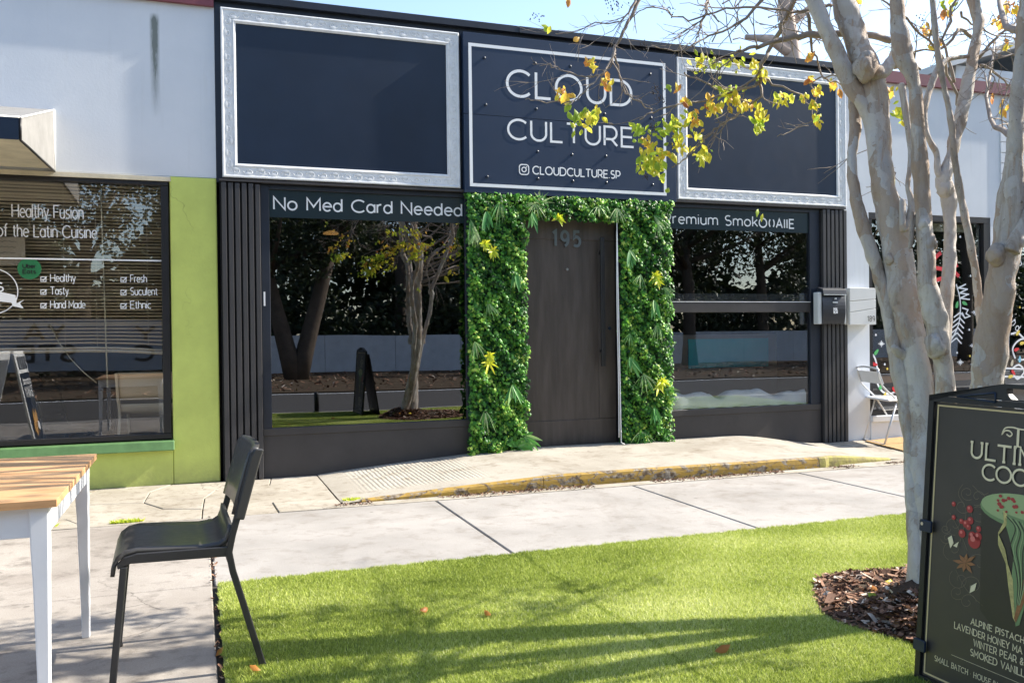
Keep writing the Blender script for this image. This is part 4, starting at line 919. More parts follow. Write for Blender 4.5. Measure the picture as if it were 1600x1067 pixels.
vr('painted_sprig', M['whitevinyl'], [[(1457, 430), (1466, 452)], [(1460, 437), (1452, 440)], [(1463, 445), (1456, 450)], [(1461, 438), (1467, 440)]], .016)
def petal(name, mat, u, v, a, L_, w):
    c_ = P2(u, v); g = G(); n = 12; pts = []
    for i in range(n):
        t = 2*math.pi*i/n; x = math.cos(t)*L_/2; z = math.sin(t)*w/2*(1-.3*math.cos(t)); pts.append((c_.x+x*math.cos(a)-z*math.sin(a), yv-.004, c_.z+x*math.sin(a)+z*math.cos(a)))
    g.prism(pts, (0, -.001, 0)).build(name, mat, wb)
for u, v, a, mt in ((1369, 550, .8, 'greenv'), (1366, 569, -.2, 'redv'), (1376, 604, 1.0, 'greenv'), (1382, 618, 1.2, 'yellowv'), (1397, 609, -.9, 'redv'), (1495, 476, 1.3, 'greenv'), (1507, 474, -.4, 'greenv'), (1590, 520, .8, 'yellowv'), (1588, 546, .3, 'redv'), (1597, 536, .2, 'yellowv'), (1593, 561, 1.5, 'bluev'), (1581, 567, 1.3, 'cream'), (1583, 582, -.8, 'redv'), (1579, 588, .2, 'yellowv'), (1483, 545, 1.4, 'bluev'), (1460, 444, 1.2, 'greenv')):
    petal('painted_bulb', M[mt], u, v, a, .085, .040)
vr('painted_bow', M['redv'], [cr([(1470, 395), (1460, 405), (1457, 425), (1462, 437), (1478, 432)]), [(1458, 418), (1490, 424)], cr([(1496, 414), (1488, 420), (1498, 432)])], .045, .001)
rngl = random.Random(3)
lines = []
for u, v in ((1377, 537), (1397, 572), (1523, 400), (1523, 488), (1520, 540), (1500, 566), (1521, 569), (1480, 590)):
    for k_ in range(4):
        a = math.pi*k_/4; r_ = 5 if k_ % 2 == 0 else 3.5; lines.append([(u-r_*math.cos(a), v-r_*math.sin(a)), (u+r_*math.cos(a), v+r_*math.sin(a))])
vr('painted_snowflakes', M['whitevinyl'], lines, .010)
for u, v in ((1368, 523), (1390, 528), (1463, 378), (1516, 431), (1523, 461), (1514, 515), (1495, 551), (1515, 556), (1464, 460), (1470, 500), (1593, 480), (1382, 569), (1386, 576), (1500, 370), (1470, 560), (1585, 500)):
    petal('painted_dot', M['whitevinyl' if rngl.random() < .7 else 'yellowv'], u, v, 1.57, .028, .024)
def arct(t, uc, vc, R_, a0, a1, h):
    g = G(); n_ = len(t); c_ = P2(uc, vc)
    for i, c in enumerate(t):
        if c == ' ': continue
        a = rad(a0+(a1-a0)*i/(n_-1)); rd = Vector((math.cos(a), 0, math.sin(a))); ex = Vector((math.sin(a), 0, -math.cos(a)))
        lettering(c, c_+rd*R_-ex*(GL[c][0]*h/2), ex, rd, GL[c][0]*h, h, .010, None, None, nrm=(0, -1, 0), build=False, g=g)
    g.build('painted_lettering', M['whitevinyl'], wb)
arct('you', 1612, 455, .36, 155, 120, .10)
a = P2(1583, 476); arct('a cup o', 1618, 470, .42, 182, 250, .09)
# gabled neighbour farther back
gb = tag(empty('gabled_house', (17, 9, 0)), 'pale gabled house with lap siding behind the white building at top right', 'house')
yg = 7.0; p1 = PY(1500, 100, yg); p2 = PY(1600, 72, yg); sl = (p2.z-p1.z)/(p2.x-p1.x)
xg0 = p1.x; xm = xg0+4.2; zm = p1.z+sl*4.2
siding = paint('pale_siding', (.62, .64, .66), .6, .08, 2, .1)
for i in range(26):
    z0 = i*.22; z1 = z0+.215
    if z1 > zm: break
    xx0 = xg0+max(0, (z1-p1.z)/sl); xx1 = 2*xm-xx0; loc(G().box(xx0, xx1, yg-.02, yg+.1, z0, z1).build('siding_board', siding, gb), gb)
loc(G().box(xg0, 2*xm-xg0, yg+.11, yg+9, 0, p1.z).build('wall', siding, gb), gb)
for s_ in (0, 1):
    a = (xg0-.35, p1.z-.35*sl) if not s_ else (2*xm-xg0+.35, p1.z-.35*sl)
    loc(G().prism([(a[0], yg-.1, a[1]), (xm, yg-.1, zm), (xm, yg-.1, zm+.16), (a[0], yg-.1, a[1]+.16)], (0, 9.5, 0)).build('roof', paint('pale_roof', (.55, .56, .56), .7), gb), gb)

# ---- mailboxes
mb = tag(empty('mailbox', (6.5, -.05, 1.3)), 'charcoal letter box with light grey sides fixed to the right slatted strip', 'mailbox')
y0 = -.15; a = PY(1286, 449, y0); b = PY(1322, 506, y0); x0, x1, z0, z1 = a.x, b.x, b.z, a.z
lg = flat('light_grey_metal', (.55, .57, .57), .45); dk = paint('charcoal_letterbox', (.024, .027, .034), .4, .1, 5, .05)
n = 8; zz = [z0+(z1-.075-z0)*i/n for i in range(n+1)]
prof = [(-.05, z0)]+[(y0+.03*abs(1-2*i/n)**2, z) for i, z in enumerate(zz)]+[(-.05, zz[-1])]
G().prism([(x0, y, z) for y, z in prof], (x1-x0, 0, 0)).build('box_front', dk, mb, .003)
G().prism([(x0-.004, -.05, z1-.073), (x0-.004, y0-.012, z1-.073), (x0-.004, y0+.0, z1-.02), (x0-.004, -.06, z1+.005), (x0-.004, -.05, z1+.005)], (x1-x0+.008, 0, 0)).build('lid', dk, mb, .003)
G().box(x0-.05, x0-.001, -.13, -.051, z0, z1-.05).build('side_plate', lg, mb, .006); G().box(x1+.001, x1+.022, -.13, -.051, z0, z1-.03).build('side_plate', lg, mb, .006)
G().box(x0, x1, y0-.016, y0-.010, z1-.082, z1-.074).build('lid_lip', lg, mb)
xm_ = (x0+x1)/2+.01; G().disc((xm_, y0+.01, z1-.12), .010, (0, -1, 0), .022, 12).build('lock', lg, mb); G().box(xm_-.03, xm_+.03, y0-.003, y0+.01, z1-.168, z1-.152).build('name_plate', lg, mb)
for t, dz in (('MAIL', -.245), ('BOX', -.278)): facade_text(t, xm_-.026, xm_+.026, z1+dz, .026, .0065, M['whitevinyl'], mb, y0-.001, gap=.22)
mb2 = tag(empty('mailbox', (6.9, -.05, 1.3)), 'white letter box numbered 189 with slanted seams beside the painted window', 'mailbox')
y0 = -.13; a = PY(1328, 450, y0); b = PY(1369, 507, y0); x0, x1, z0, z1 = a.x, b.x, b.z, a.z
wm_ = paint('white_letterbox', (.66, .66, .64), .45, .05, 5, .05); dz = z1-z0
L1 = [(0, .635), (1, .70)]; L2 = [(0, .33), (1, .45)]
for pts in ([(0, 0), (1, 0), (1, .44), (0, .325)], [(0, .345), (1, .46), (1, .69), (0, .625)], [(0, .645), (1, .71), (1, 1), (0, 1)]):
    G().prism([(x0+(x1-x0)*p, y0, z0+dz*q) for p, q in pts], (0, .010, 0)).build('front_plate', wm_, mb2, .002)
G().box(x0, x1, y0+.011, -.006, z0, z1).build('box_body', wm_, mb2, .003)
facade_text('189', x0+(x1-x0)*.66, x0+(x1-x0)*.94, z0+dz*.09, dz*.14, .0065, M['frameblack'], mb2, y0, gap=.25)

# ---- white folding chair and door mat
mat_ = tag(G().prism([PZ(u, v, .006) for u, v in ((1352, 690), (1415, 683), (1470, 690), (1415, 706))], (0, 0, .012)).build('door_mat', paint('coir_mat', (.42, .27, .12), .95, .2, 20, .6, 200)), 'tan door mat on the paving under the white folding chair', 'mat')
fc = tag(empty('folding_chair', (7.0, -.45, 0)), 'white folding chair with clear back standing by the painted window', 'folding chair')
chrome = paint('white_tube', (.62, .62, .62), .3, .08, 10, 0, metal=.3)
# placed by its feet: two floor bars, x legs
A1 = PZ(1349, 686, .012); A2 = PZ(1382, 695, .012); 
fx = Vector((.42, .02, 0)); fy = (A2-A1)
B1 = A1+fx; B2 = A2+fx; sh = .45
nf = A2; ff = A1
def T_(pts, r_=.011, name='frame_tube', mt=chrome): G().tube(cr([tuple(p) for p in pts], 3) if len(pts) > 2 else pts, r_, 7).build(name, mt, fc)
up = Vector((0, 0, 1))
seat_c = (A1+B2)/2
for base_, tgt in ((A2, 1), (A1, -1)):
    top = base_-Vector((.10, 0, 0))+up*.80
    hipx = base_+Vector((.16, 0, 0))+up*.44
    T_([base_, base_+Vector((.16, 0, 0))+up*.43], name='leg'); T_([base_+Vector((.50, 0, 0)), base_+Vector((.20, 0, 0))+up*.43, base_+Vector((-.02, 0, 0))+up*.62, base_+Vector((-.08, 0, 0))+up*.80], name='leg')
T_([A1, A2], name='floor_bar'); T_([A1+Vector((.50, 0, 0)), A2+Vector((.50, 0, 0))], name='floor_bar')
tA, tB = A1+Vector((-.08, 0, .80)), A2+Vector((-.08, 0, .80)); T_([tA, (tA+tB)/2+Vector((-.03, 0, .02)), tB], name='top_bar')
clear = paint('frosted_white_panel', (.72, .73, .74), .3, .05, 5, 0)
q = [A1+Vector((.04, .02, .455)), A2+Vector((.04, -.02, .455)), A2+Vector((.44, -.02, .45)), A1+Vector((.44, .02, .45))]; G().prism(q, (0, 0, .022)).build('seat', clear, fc, .008)
q = [A1+Vector((-.015, .01, .64)), A2+Vector((-.015, -.01, .64)), A2+Vector((-.07, -.01, .77)), A1+Vector((-.07, .01, .77))]; G().prism(q, (.008, 0, 0)).build('backrest', clear, fc)

# interior furniture behind the left shop window
def side_chair(name, mats, label, cat, loc_, rz, group=None, local=None):
    fm, pm = mats
    t = empty(name, (0, 0, 0)); tag(t, label, cat, group)
    hw = .235
    FR, BK = -.305, .195      # foot x front / back
    for s_ in (-1, 1):
        y = s_*hw; 
        def sq(pts, name_):
            g = G(); vs = []; fs = []
            for (x, z, a) in pts:
                w, d = .011, .012; c_, n_ = math.cos(a), math.sin(a)
                vs += [(x-d*c_, y*1.0-w, z+d*n_), (x+d*c_, y-w, z-d*n_), (x+d*c_, y+w, z-d*n_), (x-d*c_, y+w, z+d*n_)]
            for i in range(len(pts)-1):
                for k_ in range(4): e = i*4; fs.append((e+k_, e+(k_+1) % 4, e+4+(k_+1) % 4, e+4+k_))
            fs += [(3, 2, 1, 0), tuple(range((len(pts)-1)*4, len(pts)*4))]
            g.add(vs, fs); return g.build(name_, fm, t, .004, 2)
        sq([(FR, 0, 0), (-.262, .425, 0)], 'leg')
        sq([(.205, 0, -.25), (.10, .37, -.25), (.088, .44, -.05), (.10, .50, .2), (.150, .68, .24), (.182, .80, .2)], 'leg')
        G().disc((FR, y, 0), .017, (0, 0, 1), .008, 10).build('foot_cap', M['frameblack'], t)
    # seat shell: front curls down, back curls up
    prof = [(-.292, .392), (-.289, .42), (-.278, .445), (-.255, .462), (-.22, .468), (-.1, .462), (0, .456), (.06, .462), (.085, .478), (.097, .505), (.102, .535)]
    ny = 9; vs = []; fs = []
    for (x, z) in prof:
        for j in range(ny):
            y = -.235+.47*j/(ny-1); dip = .010*(1-(2*j/(ny-1)-1)**2) if z > .44 and x < .07 else 0
            ww = 1 if z < .50 else 1-.75*(z-.50)/.035*0; vs.append((x, y*ww, z-dip))
    for i in range(len(prof)-1):
        for j in range(ny-1): a_ = i*ny+j; fs.append((a_, a_+1, a_+ny+1, a_+ny))
    o = G().add(vs, fs, True).build('seat', pm, t); sm = o.modifiers.new('thick', 'SOLIDIFY'); sm.thickness = .014; sm.offset = -1
    for s_ in (-1, 1): G().prism([(-.282, s_*.234-.011, .418), (-.24, s_*.234-.011, .434), (.095, s_*.234-.011, .426), (.10, s_*.234-.011, .462), (-.22, s_*.234-.011, .468), (-.262, s_*.234-.011, .458), (-.284, s_*.234-.011, .435)], (0, .022, 0)).build('seat_rail', fm, t, .003)
    # backrest shell, wraps round the posts
    prof = [(.118, .575), (.135, .64), (.152, .70), (.168, .76), (.178, .79), (.190, .805), (.205, .802)]
    vs = []; fs = []; ny = 13
    for x, z in prof:
        for j in range(ny):
            q = 2*j/(ny-1)-1; y = .238*q; bow = .022*(1-q*q); vs.append((x-.012+bow, y, z))
    for i in range(len(prof)-1):
        for j in range(ny-1): a_ = i*ny+j; fs.append((a_, a_+1, a_+ny+1, a_+ny))
    o = G().add(vs, fs, True).build('backrest', pm, t); sm = o.modifiers.new('thick', 'SOLIDIFY'); sm.thickness = .018; sm.offset = 0
    for s_ in (-1, 1):
        y = s_*.236; G().prism([(x_a, y-.012, z_a) for x_a, z_a in ((.108, .56), (.168, .785), (.185, .812), (.215, .806), (.205, .78), (.142, .553))], (0, .024, 0)).build('side_wrap', pm, t, .005, 2)
    t.location = loc_; t.rotation_euler = (0, 0, rz); return t
ch1 = side_chair('chair', (M['chairblack'], M['chairplastic']), 'black stacking chair with curved seat standing half on turf beside the white table', 'chair', (.0, -4.27, .002), rad(2.0))
beige = paint('beige_plastic', (.80, .66, .50), .5, .06, 5, .05)
p = PY(235, 577, .6)
side_chair('chair', (beige, beige), 'beige chair inside the shop behind the lime window, back towards the street', 'chair', (p.x, .50, .12), rad(-97))
p = PY(105, 610, .55)
side_chair('chair', (M['chairblack'], M['chairplastic']), 'black chair inside the shop behind the lime window, seen beside the menu board', 'chair', (p.x, .52, .0), rad(165))
it = tag(empty('cafe_table', (-.7, 1.0, .12)), 'dark cafe table inside the shop between the black chair and the beige chair', 'table')
p = PY(165, 606, .9); q = PY(262, 606, .9); dw = paint('dark_wood', (.06, .035, .025), .4)
G().box(p.x-.05, q.x+.3, .9, 1.5, p.z-.03, p.z).build('table_top', dw, it, .004)
for x in (p.x+.02, q.x+.2):
    for y in (.95, 1.45): G().box(x-.02, x+.02, y-.02, y+.02, .12, p.z-.031).build('leg', dw, it)

# menu A-board beyond the left edge of the frame, mirrored in the lime window
def menu_board(x, y):
    t = tag(empty('menu_board', (x, y, 0)), 'white framed pavement menu board with food picture mirrored in the lime shop window', 'menu board')
    ln = .20
    for s_ in (1, -1):
        o = Vector((x+s_*.27, y-.28, .0)); ez = Vector((-s_*ln, 0, .98)).normalized(); ex = Vector((0, 1, 0)); nr = ex.cross(ez)*(1 if s_ > 0 else -1)
        nr = Vector((abs(nr.x)*s_, 0, abs(nr.z)))
        def pl(a, b, c_=0, o=o, ez=ez, ex=ex, nr=nr): return o+ex*a+ez*b+nr*c_
        G().prism([pl(0, 0), pl(.56, 0), pl(.56, 1.08), (pl(.53, 1.12)), pl(.03, 1.12), pl(0, 1.08)], nr*.025).build('board_frame', M['whitevinyl'], t, .004)
        G().prism([pl(.03, .05, .026), pl(.53, .05, .026), pl(.53, .88, .026), pl(.03, .88, .026)], nr*.003).build('poster', M['panelblack'], t)
        for k_ in range(4): G().prism([pl(.05+k_*.12, .92, .026), pl(.13+k_*.12, .92, .026), pl(.13+k_*.12, 1.06, .026), pl(.05+k_*.12, 1.06, .026)], nr*.003).build('vent', M['panelblack'], t)
        exx = ex if s_ > 0 else -ex; ox = 0.08 if s_ > 0 else .48
        lettering('pizza and', pl(ox, .76, .03), exx, ez, .40, .07, .013, M['whitevinyl'], t, nrm=nr)
        lettering('TEAWAY', pl(ox, .62, .03), exx, ez, .40, .11, .016, M['whitevinyl'], t, nrm=nr)
        bread = paint('food_picture', (.55, .30, .10), .6, .5, 20)
        for k_ in range(5):
            cx, cz = .2+.05*k_, .34+.03*math.sin(k_*2); G().prism([pl(cx+.03*math.cos(a)-.5*(.12*math.sin(a)), cz+.12*math.sin(a), .030+.0015*k_) for a in np.linspace(0, 2*math.pi, 14)[:-1]], nr*.001).build('food_picture', bread, t)
        G().prism([pl(.22+.055*math.cos(a), .30+.05*math.sin(a), .040) for a in np.linspace(0, 2*math.pi, 18)[:-1]], nr*.001).build('food_picture', M['whitevinyl'], t)
        for k_, mt in enumerate(('yellowv', 'whitevinyl', 'greenv')): G().prism([pl(.1+.12*k_, .09, .030), pl(.2+.12*k_, .09, .030), pl(.2+.12*k_, .13, .030), pl(.1+.12*k_, .13, .030)], nr*.001).build('poster_tab', M[mt], t)
menu_board(-1.88, -2.70)

# ================================================================= TABLE
tc1 = PZ(140, 709, .745); tc2 = PZ(104.5, 779, .745)
TX = (tc1.x+tc2.x)/2; TY1, TY0 = tc1.y, tc2.y
tb_ = tag(empty('table', (TX-.4, (TY0+TY1)/2, 0)), 'white table with natural pine top in the lower left corner', 'table')
nb_ = 7
for i in range(nb_):
    wd_ = (TY1-TY0)/nb_; G().box(TX-.78, TX, TY0+wd_*i+.0003, TY0+wd_*(i+1)-.0003, .722, .745).build('top_board', M['pine'], tb_, .0008)
G().box(TX-.72, TX-.045, TY0+.035, TY0+.055, .63, .7215).build('apron', M['tablewhite'], tb_, .002); G().box(TX-.72, TX-.045, TY1-.055, TY1-.035, .63, .7215).build('apron', M['tablewhite'], tb_, .002)
G().box(TX-.055, TX-.035, TY0+.06, TY1-.06, .63, .7214).build('apron', M['tablewhite'], tb_, .002); G().box(TX-.745, TX-.725, TY0+.06, TY1-.06, .63, .7214).build('apron', M['tablewhite'], tb_, .002)
for x, sx in ((TX-.052, 1), (TX-.728, -1)):
    for y, sy in ((TY0+.05, -1), (TY1-.05, 1)):
        g = G(); vs = []
        for z, w in ((0, .030), (.10, .031), (.5, .044), (.60, .050), (.7213, .052)):
            cx = x+sx*(.026-w/2)*.6; cy_ = y+sy*(.026-w/2)*.6; vs += [(cx-w/2, cy_-w/2, z), (cx+w/2, cy_-w/2, z), (cx+w/2, cy_+w/2, z), (cx-w/2, cy_+w/2, z)]
        fs = [(i*4+k_, i*4+(k_+1) % 4, i*4+4+(k_+1) % 4, i*4+4+k_) for i in range(4) for k_ in range(4)]+[(3, 2, 1, 0), (16, 17, 18, 19)]
        g.add(vs, fs).build('leg', M['tablewhite'], tb_, .004, 2)

# ================================================================= FOREGROUND A-BOARD
ab = tag(empty('advertising_board', (2.5, -5.8, 0)), 'black A-frame board with gold lettering and a dessert picture at the right edge', 'A-board')
b0 = PZ(1432, 1062, .0); BY = b0.y; tp = PY(1456, 614, BY)
o = Vector((b0.x, BY, 0)); ez = (Vector((tp.x, BY, tp.z))-o); BH = ez.length; ez = ez.normalized(); ex = Vector((0, -1, 0)); nr = Vector((-ez.z, 0, ez.x))   # faces -x and up a little
def PB(u, v, off=0.0):
    r = _ray(u, v); oo = o+nr*off; t = nr.dot(oo-CPOS)/nr.dot(r); p = CPOS+r*t; d = p-o; return d.dot(ex), d.dot(ez)
def W_(a, b, c_=0): return o+ex*a+ez*b+nr*c_
BW = 2*PB(1611, 610)[0]
plast = paint('black_board_plastic', (.016, .016, .017), .42, .15, 10, .3, 250)
pk = PB(1573, 600)[1]; pka = PB(1573, 600)[0]
poster = N('dark_poster_print', .42, 0, .5)
poster.color(poster.ramp(poster.noise(1.6, 5, .6), [(.3, (.036, .031, .026)), (.7, (.062, .052, .045))])); poster = poster.m
gold = flat('gold_print', (.60, .47, .24), .5); palegold = flat('pale_gold_print', (.72, .62, .40), .5)
def rrect(x0, x1, z0, z1, r_, n=5):
    P_ = []
    for cx, cz, a0 in ((x1-r_, z0+r_, -90), (x1-r_, z1-r_, 0), (x0+r_, z1-r_, 90), (x0+r_, z0+r_, 180)):
        P_ += [(cx+r_*math.cos(rad(a0+90*i/n)), cz+r_*math.sin(rad(a0+90*i/n))) for i in range(n+1)]
    return P_
def band(name, outer, inner, c0, c1, mat):
    g = G(); n = len(outer); vs = [W_(a, b, c_) for pts in (outer, inner) for c_ in (c0, c1) for a, b in pts]
    fs = []
    for i in range(n):
        j = (i+1) % n; fs += [(n+i, n+j, 3*n+j, 3*n+i), (i, j, n+j, n+i), (2*n+i, 3*n+i, 3*n+j, 2*n+j), (i, 2*n+i, 2*n+j, j)]
    return g.add(vs, fs).build(name, mat, ab)
iL, iT = PB(1464, 629); _, iB = PB(1438, 1050)
HB = iT+.004
# side/bottom frame
band('board_frame', rrect(0, BW, .0, HB+.02, .004), rrect(iL-.003, BW-iL+.003, iB-.004, HB, .002), -.016, .012, plast)
# header with hand hole and recessed triangles
hz0, hz1 = HB+.0215, BH
mid = BW/2
top = [(0, hz0), (BW, hz0), (BW, hz1-.025), (BW-.012, hz1-.006), (BW-.03, hz1), (mid+.10, pk+.004), (mid+.06, pk+.006), (mid-.06, pk+.006), (mid-.10, pk+.004), (.03, hz1), (.012, hz1-.006), (0, hz1-.025)]
hole = [(mid-.075, hz0+.035), (mid+.075, hz0+.035), (mid+.085, hz0+.05), (mid+.07, hz0+.068), (mid-.07, hz0+.068), (mid-.085, hz0+.05)]
# header built as a ring of quads around the hand hole
g = G()
def seg(pts): g.prism([W_(a, b, .012) for a, b in pts], -nr*.028)
hl = PB(1577, 613); hh0, hh1 = hl[1]-.022, hl[1]+.012; ha = hl[0]
for m__ in (False, True):
    F2_ = (lambda q: [(BW-a, b) for a, b in q][::-1]) if m__ else (lambda q: q)
    seg(F2_([(0, hz0), (ha, hz0), (ha, pk), (pka, pk), (.035, hz1), (.014, hz1-.005), (.004, hz1-.014), (0, hz1-.028)]))
seg([(ha, hz0), (BW-ha, hz0), (BW-ha, hh0), (ha, hh0)]); seg([(ha, hh1), (BW-ha, hh1), (BW-ha, pk), (ha, pk)])
seg([(ha, hh0), (ha+.02, hh0), (ha, (hh0+hh1)/2)]); seg([(BW-ha, hh0), (BW-ha, (hh0+hh1)/2), (BW-ha-.02, hh0)])
g.build('header', plast, ab)
for s_ in (0, 1):
    tri = [PB(1500, 620), PB(1560, 614), PB(1560, 629)]; tri = [(a, min(b, pk-.012)) for a, b in tri]
    if s_: tri = [(BW-a, b) for a, b in tri]
    g = G()
    for i in range(3):
        a, b = tri[i], tri[(i+1) % 3]; g.tube([W_(*a, .013), W_(*b, .013)], .0035, 5)
    g.build('header_rib', M['panelblack'], ab)
G().prism([W_(a, b, .0) for a, b in rrect(iL-.002, BW-iL+.002, iB-.003, HB-.001, .002, 1)], -nr*.006).build('poster', poster, ab)
bdr = rrect(iL+.006, BW-iL-.006, iB+.005, iT-.006, .001, 1); bdi = rrect(iL+.0115, BW-iL-.0115, iB+.0105, iT-.0115, .001, 1)
band('gold_border', bdr, bdi, .0005, .002, gold)
g = G().prism([W_(a, b, -.02) for a, b in ((0, .0), (.03, .0), (.03, BH-.1), (0, BH-.1))], nr*.004); 
# rear leaf of the board
o2 = Vector((o.x+2*(tp.x-o.x)+.10, BY, 0)); ez2 = (Vector((tp.x+.025, BY, tp.z-.03))-o2).normalized(); nr2 = Vector((ez2.z, 0, -ez2.x))
def W2(a, b, c_=0): return o2+ex*a+ez2*b+nr2*c_
G().prism([W2(a, b) for a, b in rrect(0, BW, 0, BH-.045, .02)], nr2*.015).build('rear_leaf', plast, ab)
for z_ in (818, 1003):
    u_, v_ = 1447 if z_ < 900 else 1437, z_
    a, b = PB(u_+4, v_+2); G().prism([W_(*q, .012) for q in rrect(-.004, .048, b-.022, b+.018, .004, 2)], nr*.010).build('clip', M['panelblack'], ab, .002)
    if z_ < 900: G().disc(W_(.010, b+.004, .022), .006, nr, .002, 12).build('clip_rivet', M['steel'], ab)
def bt(t, u0, v0, u1, hpx, stroke, mat, serif=True, gap=.2, dup=True):
    a0, b_ = PB(u0, v0); a1, _ = PB(u1, v0); _, bt_ = PB(u0, v0-hpx); h = bt_-b_
    if dup: lettering(t, W_(a0+.0018, b_-.0018, .0), ex, ez, a1-a0, h, stroke, M['frameblack'], ab, gap=gap, serif=serif, nrm=nr, off=.0010)
    lettering(t, W_(a0, b_, .0), ex, ez, a1-a0, h, stroke, mat, ab, gap=gap, serif=serif, nrm=nr, off=.0032)
bt('ULTIM', 1519, 714, 1617, 24, .0075, palegold, gap=.32)
bt('COO', 1536, 748, 1608, 24, .0070, palegold, gap=.12)
a0, b0_ = PB(1586, 697); a1, b1 = PB(1586, 669); h_ = b1-b0_
def frb(p, q): return W_(a0+p, b0_+q, .0032)
g = G(); ribbon(g, cr([(-.030, h_*.62), (-.018, h_*.52), (-.010, h_*.66), (-.020, h_*.82), (-.036, h_*.80), (-.046, h_*.60), (-.036, h_*.95), (-.010, h_*1.04), (.02, h_*.98), (.06, h_*1.02)], 6), .0045, frb)
ribbon(g, [(.012, 0), (.012, h_)], .009, lambda p, q: W_(a0+p, b0_+q, .0036)); ribbon(g, [(.0, 0), (.026, 0)], .004, lambda p, q: W_(a0+p, b0_+q, .0038))
tag(g.build('ornate_initial', palegold, ab), kind='stuff')
bt('ALPINE PISTACH', 1518.5, 974, 1603, 9, .0028, palegold, gap=.26, dup=False)
bt('LAVENDER HONEY MA', 1492.5, 980.5, 1600, 9.5, .0028, palegold, gap=.26, dup=False)
bt('WINTER PEAR &', 1522.5, 1008, 1602, 10, .0028, palegold, gap=.26, dup=False)
bt('SMOKED VANILL', 1517.5, 1022.5, 1603, 10, .0028, palegold, gap=.26, dup=False)
bt('SMALL BATCH * HOUSE IN', 1461.5, 1031, 1562, 8, .0022, palegold, gap=.26, dup=False)
a, b = PB(1487, 1022); c_, d = PB(1600, 1068); g = G(); ribbon(g, [(a, b), (BW-iL-.06, b)], .0012, lambda p, q: W_(p, q, .002)); g.build('gold_rule', palegold, ab)
# dessert picture: cylinder with a green glaze top, drip and berries (flat print)
def poly(name, pts, mat, off, n_=None): return G().prism([W_(*PB(u, v), off) for u, v in pts], nr*.0006).build(name, mat, ab)
dark1 = flat('print_dark_cake', (.028, .025, .021), .4); pist = flat('print_pistachio', (.30, .38, .17), .5); pist2 = flat('print_pistachio_dark', (.16, .24, .10), .5); goldleaf = paint('print_gold_leaf', (.50, .42, .16), .5, .4, 60, 0); copper = paint('print_copper', (.30, .13, .05), .5, .4, 60, 0); redp = flat('print_berry', (.36, .03, .03), .5); redl = flat('print_berry_light', (.62, .16, .13), .5); anise = flat('print_anise', (.28, .12, .05), .5); swirl = flat('print_swirl', (.16, .13, .09), .5)
C1 = PB(1534, 786); C2 = PB(1540, 960); cw = 2*(BW/2-C1[0])
G().prism([W_(C1[0], C1[1], .001), W_(C1[0]+.015, C2[1]+.01, .001), W_(C1[0]+.06, C2[1]-.025, .001), W_(C1[0]+cw*.5, C2[1]-.045, .001), W_(C1[0]+cw-.06, C2[1]-.025, .001), W_(C1[0]+cw-.015, C2[1]+.01, .001), W_(C1[0]+cw, C1[1], .001)], nr*.0004).build('picture_cake', dark1, ab)
def ell(cx, cz, rx, rz, off, mat, name='picture_glaze', n=26): return G().prism([W_(cx+rx*math.cos(t), cz+rz*math.sin(t), off) for t in np.linspace(0, 2*math.pi, n+1)[:-1]], nr*.0004).build(name, mat, ab)
ell(C1[0]+cw/2, C1[1]-.004, cw/2+.004, .052, .0016, pist2); ell(C1[0]+cw/2, C1[1]+.004, cw/2, .048, .0022, pist)
cx0 = C1[0]
rb = random.Random(5); g1 = G(); 
for i in range(34):
    a, b = cx0+cw*(.2+.6*rb.random()), C1[1]+.004+(rb.random()-.35)*.05; r_ = rb.uniform(.004, .009)
    g1.prism([W_(a+r_*math.cos(t), b+r_*.8*math.sin(t), .0028+.00005*i) for t in np.linspace(0, 2*math.pi, 7)[:-1]], nr*.0003)
tag(g1.build('picture_pomegranate', redp, ab), kind='stuff')
poly('picture_drip', [(1567, 800), (1600, 812), (1618, 830), (1618, 900), (1604, 940), (1594, 976), (1588, 978), (1586, 940), (1582, 900), (1585, 868), (1578, 838)], pist2, .003)
poly('picture_gold', [(1569, 797), (1575, 803), (1574, 820), (1562, 835), (1572, 858), (1576, 880), (1584, 905), (1586, 945), (1588, 972), (1584, 964), (1577, 915), (1573, 880), (1561, 850), (1561, 832), (1570, 815)], goldleaf, .0036)
poly('picture_copper', [(1600, 905), (1612, 900), (1604, 935), (1594, 960), (1589, 972), (1586, 965), (1592, 940)], copper, .0042)
for k_ in range(6):
    g = G(); ribbon(g, cr([PB(1574+k_*5, 806+k_*2), PB(1588+k_*4, 825+k_*3), PB(1580+k_*5, 855+k_*2), PB(1588+k_*3, 885), PB(1592+k_*2, 915), PB(1590+k_, 945)], 6), .0030, lambda p, q: W_(p, q, .0046+.0002*k_)); g.build('picture_drip_line', pist if k_ % 2 else dark1, ab)
for u, v, r_ in ((1491, 787, 3.2), (1491, 808, 3.2), (1516, 795, 5), (1503, 814, 3.5), (1510, 818, 5), (1517, 813, 5), (1514, 823, 4), (1504, 833, 5.5), (1530, 826, 4), (1523, 845, 10), (1520, 837, 6), (1529, 838, 6)):
    a, b = PB(u, v); a2, _ = PB(u+r_, v); rr_ = abs(a2-a); ell(a, b, rr_, rr_, .0022, redp, 'picture_berry', 12); ell(a-rr_*.25, b+rr_*.25, rr_*.4, rr_*.4, .0027, redl, 'picture_berry', 8)
g = G(); cu, cv = 1509, 879
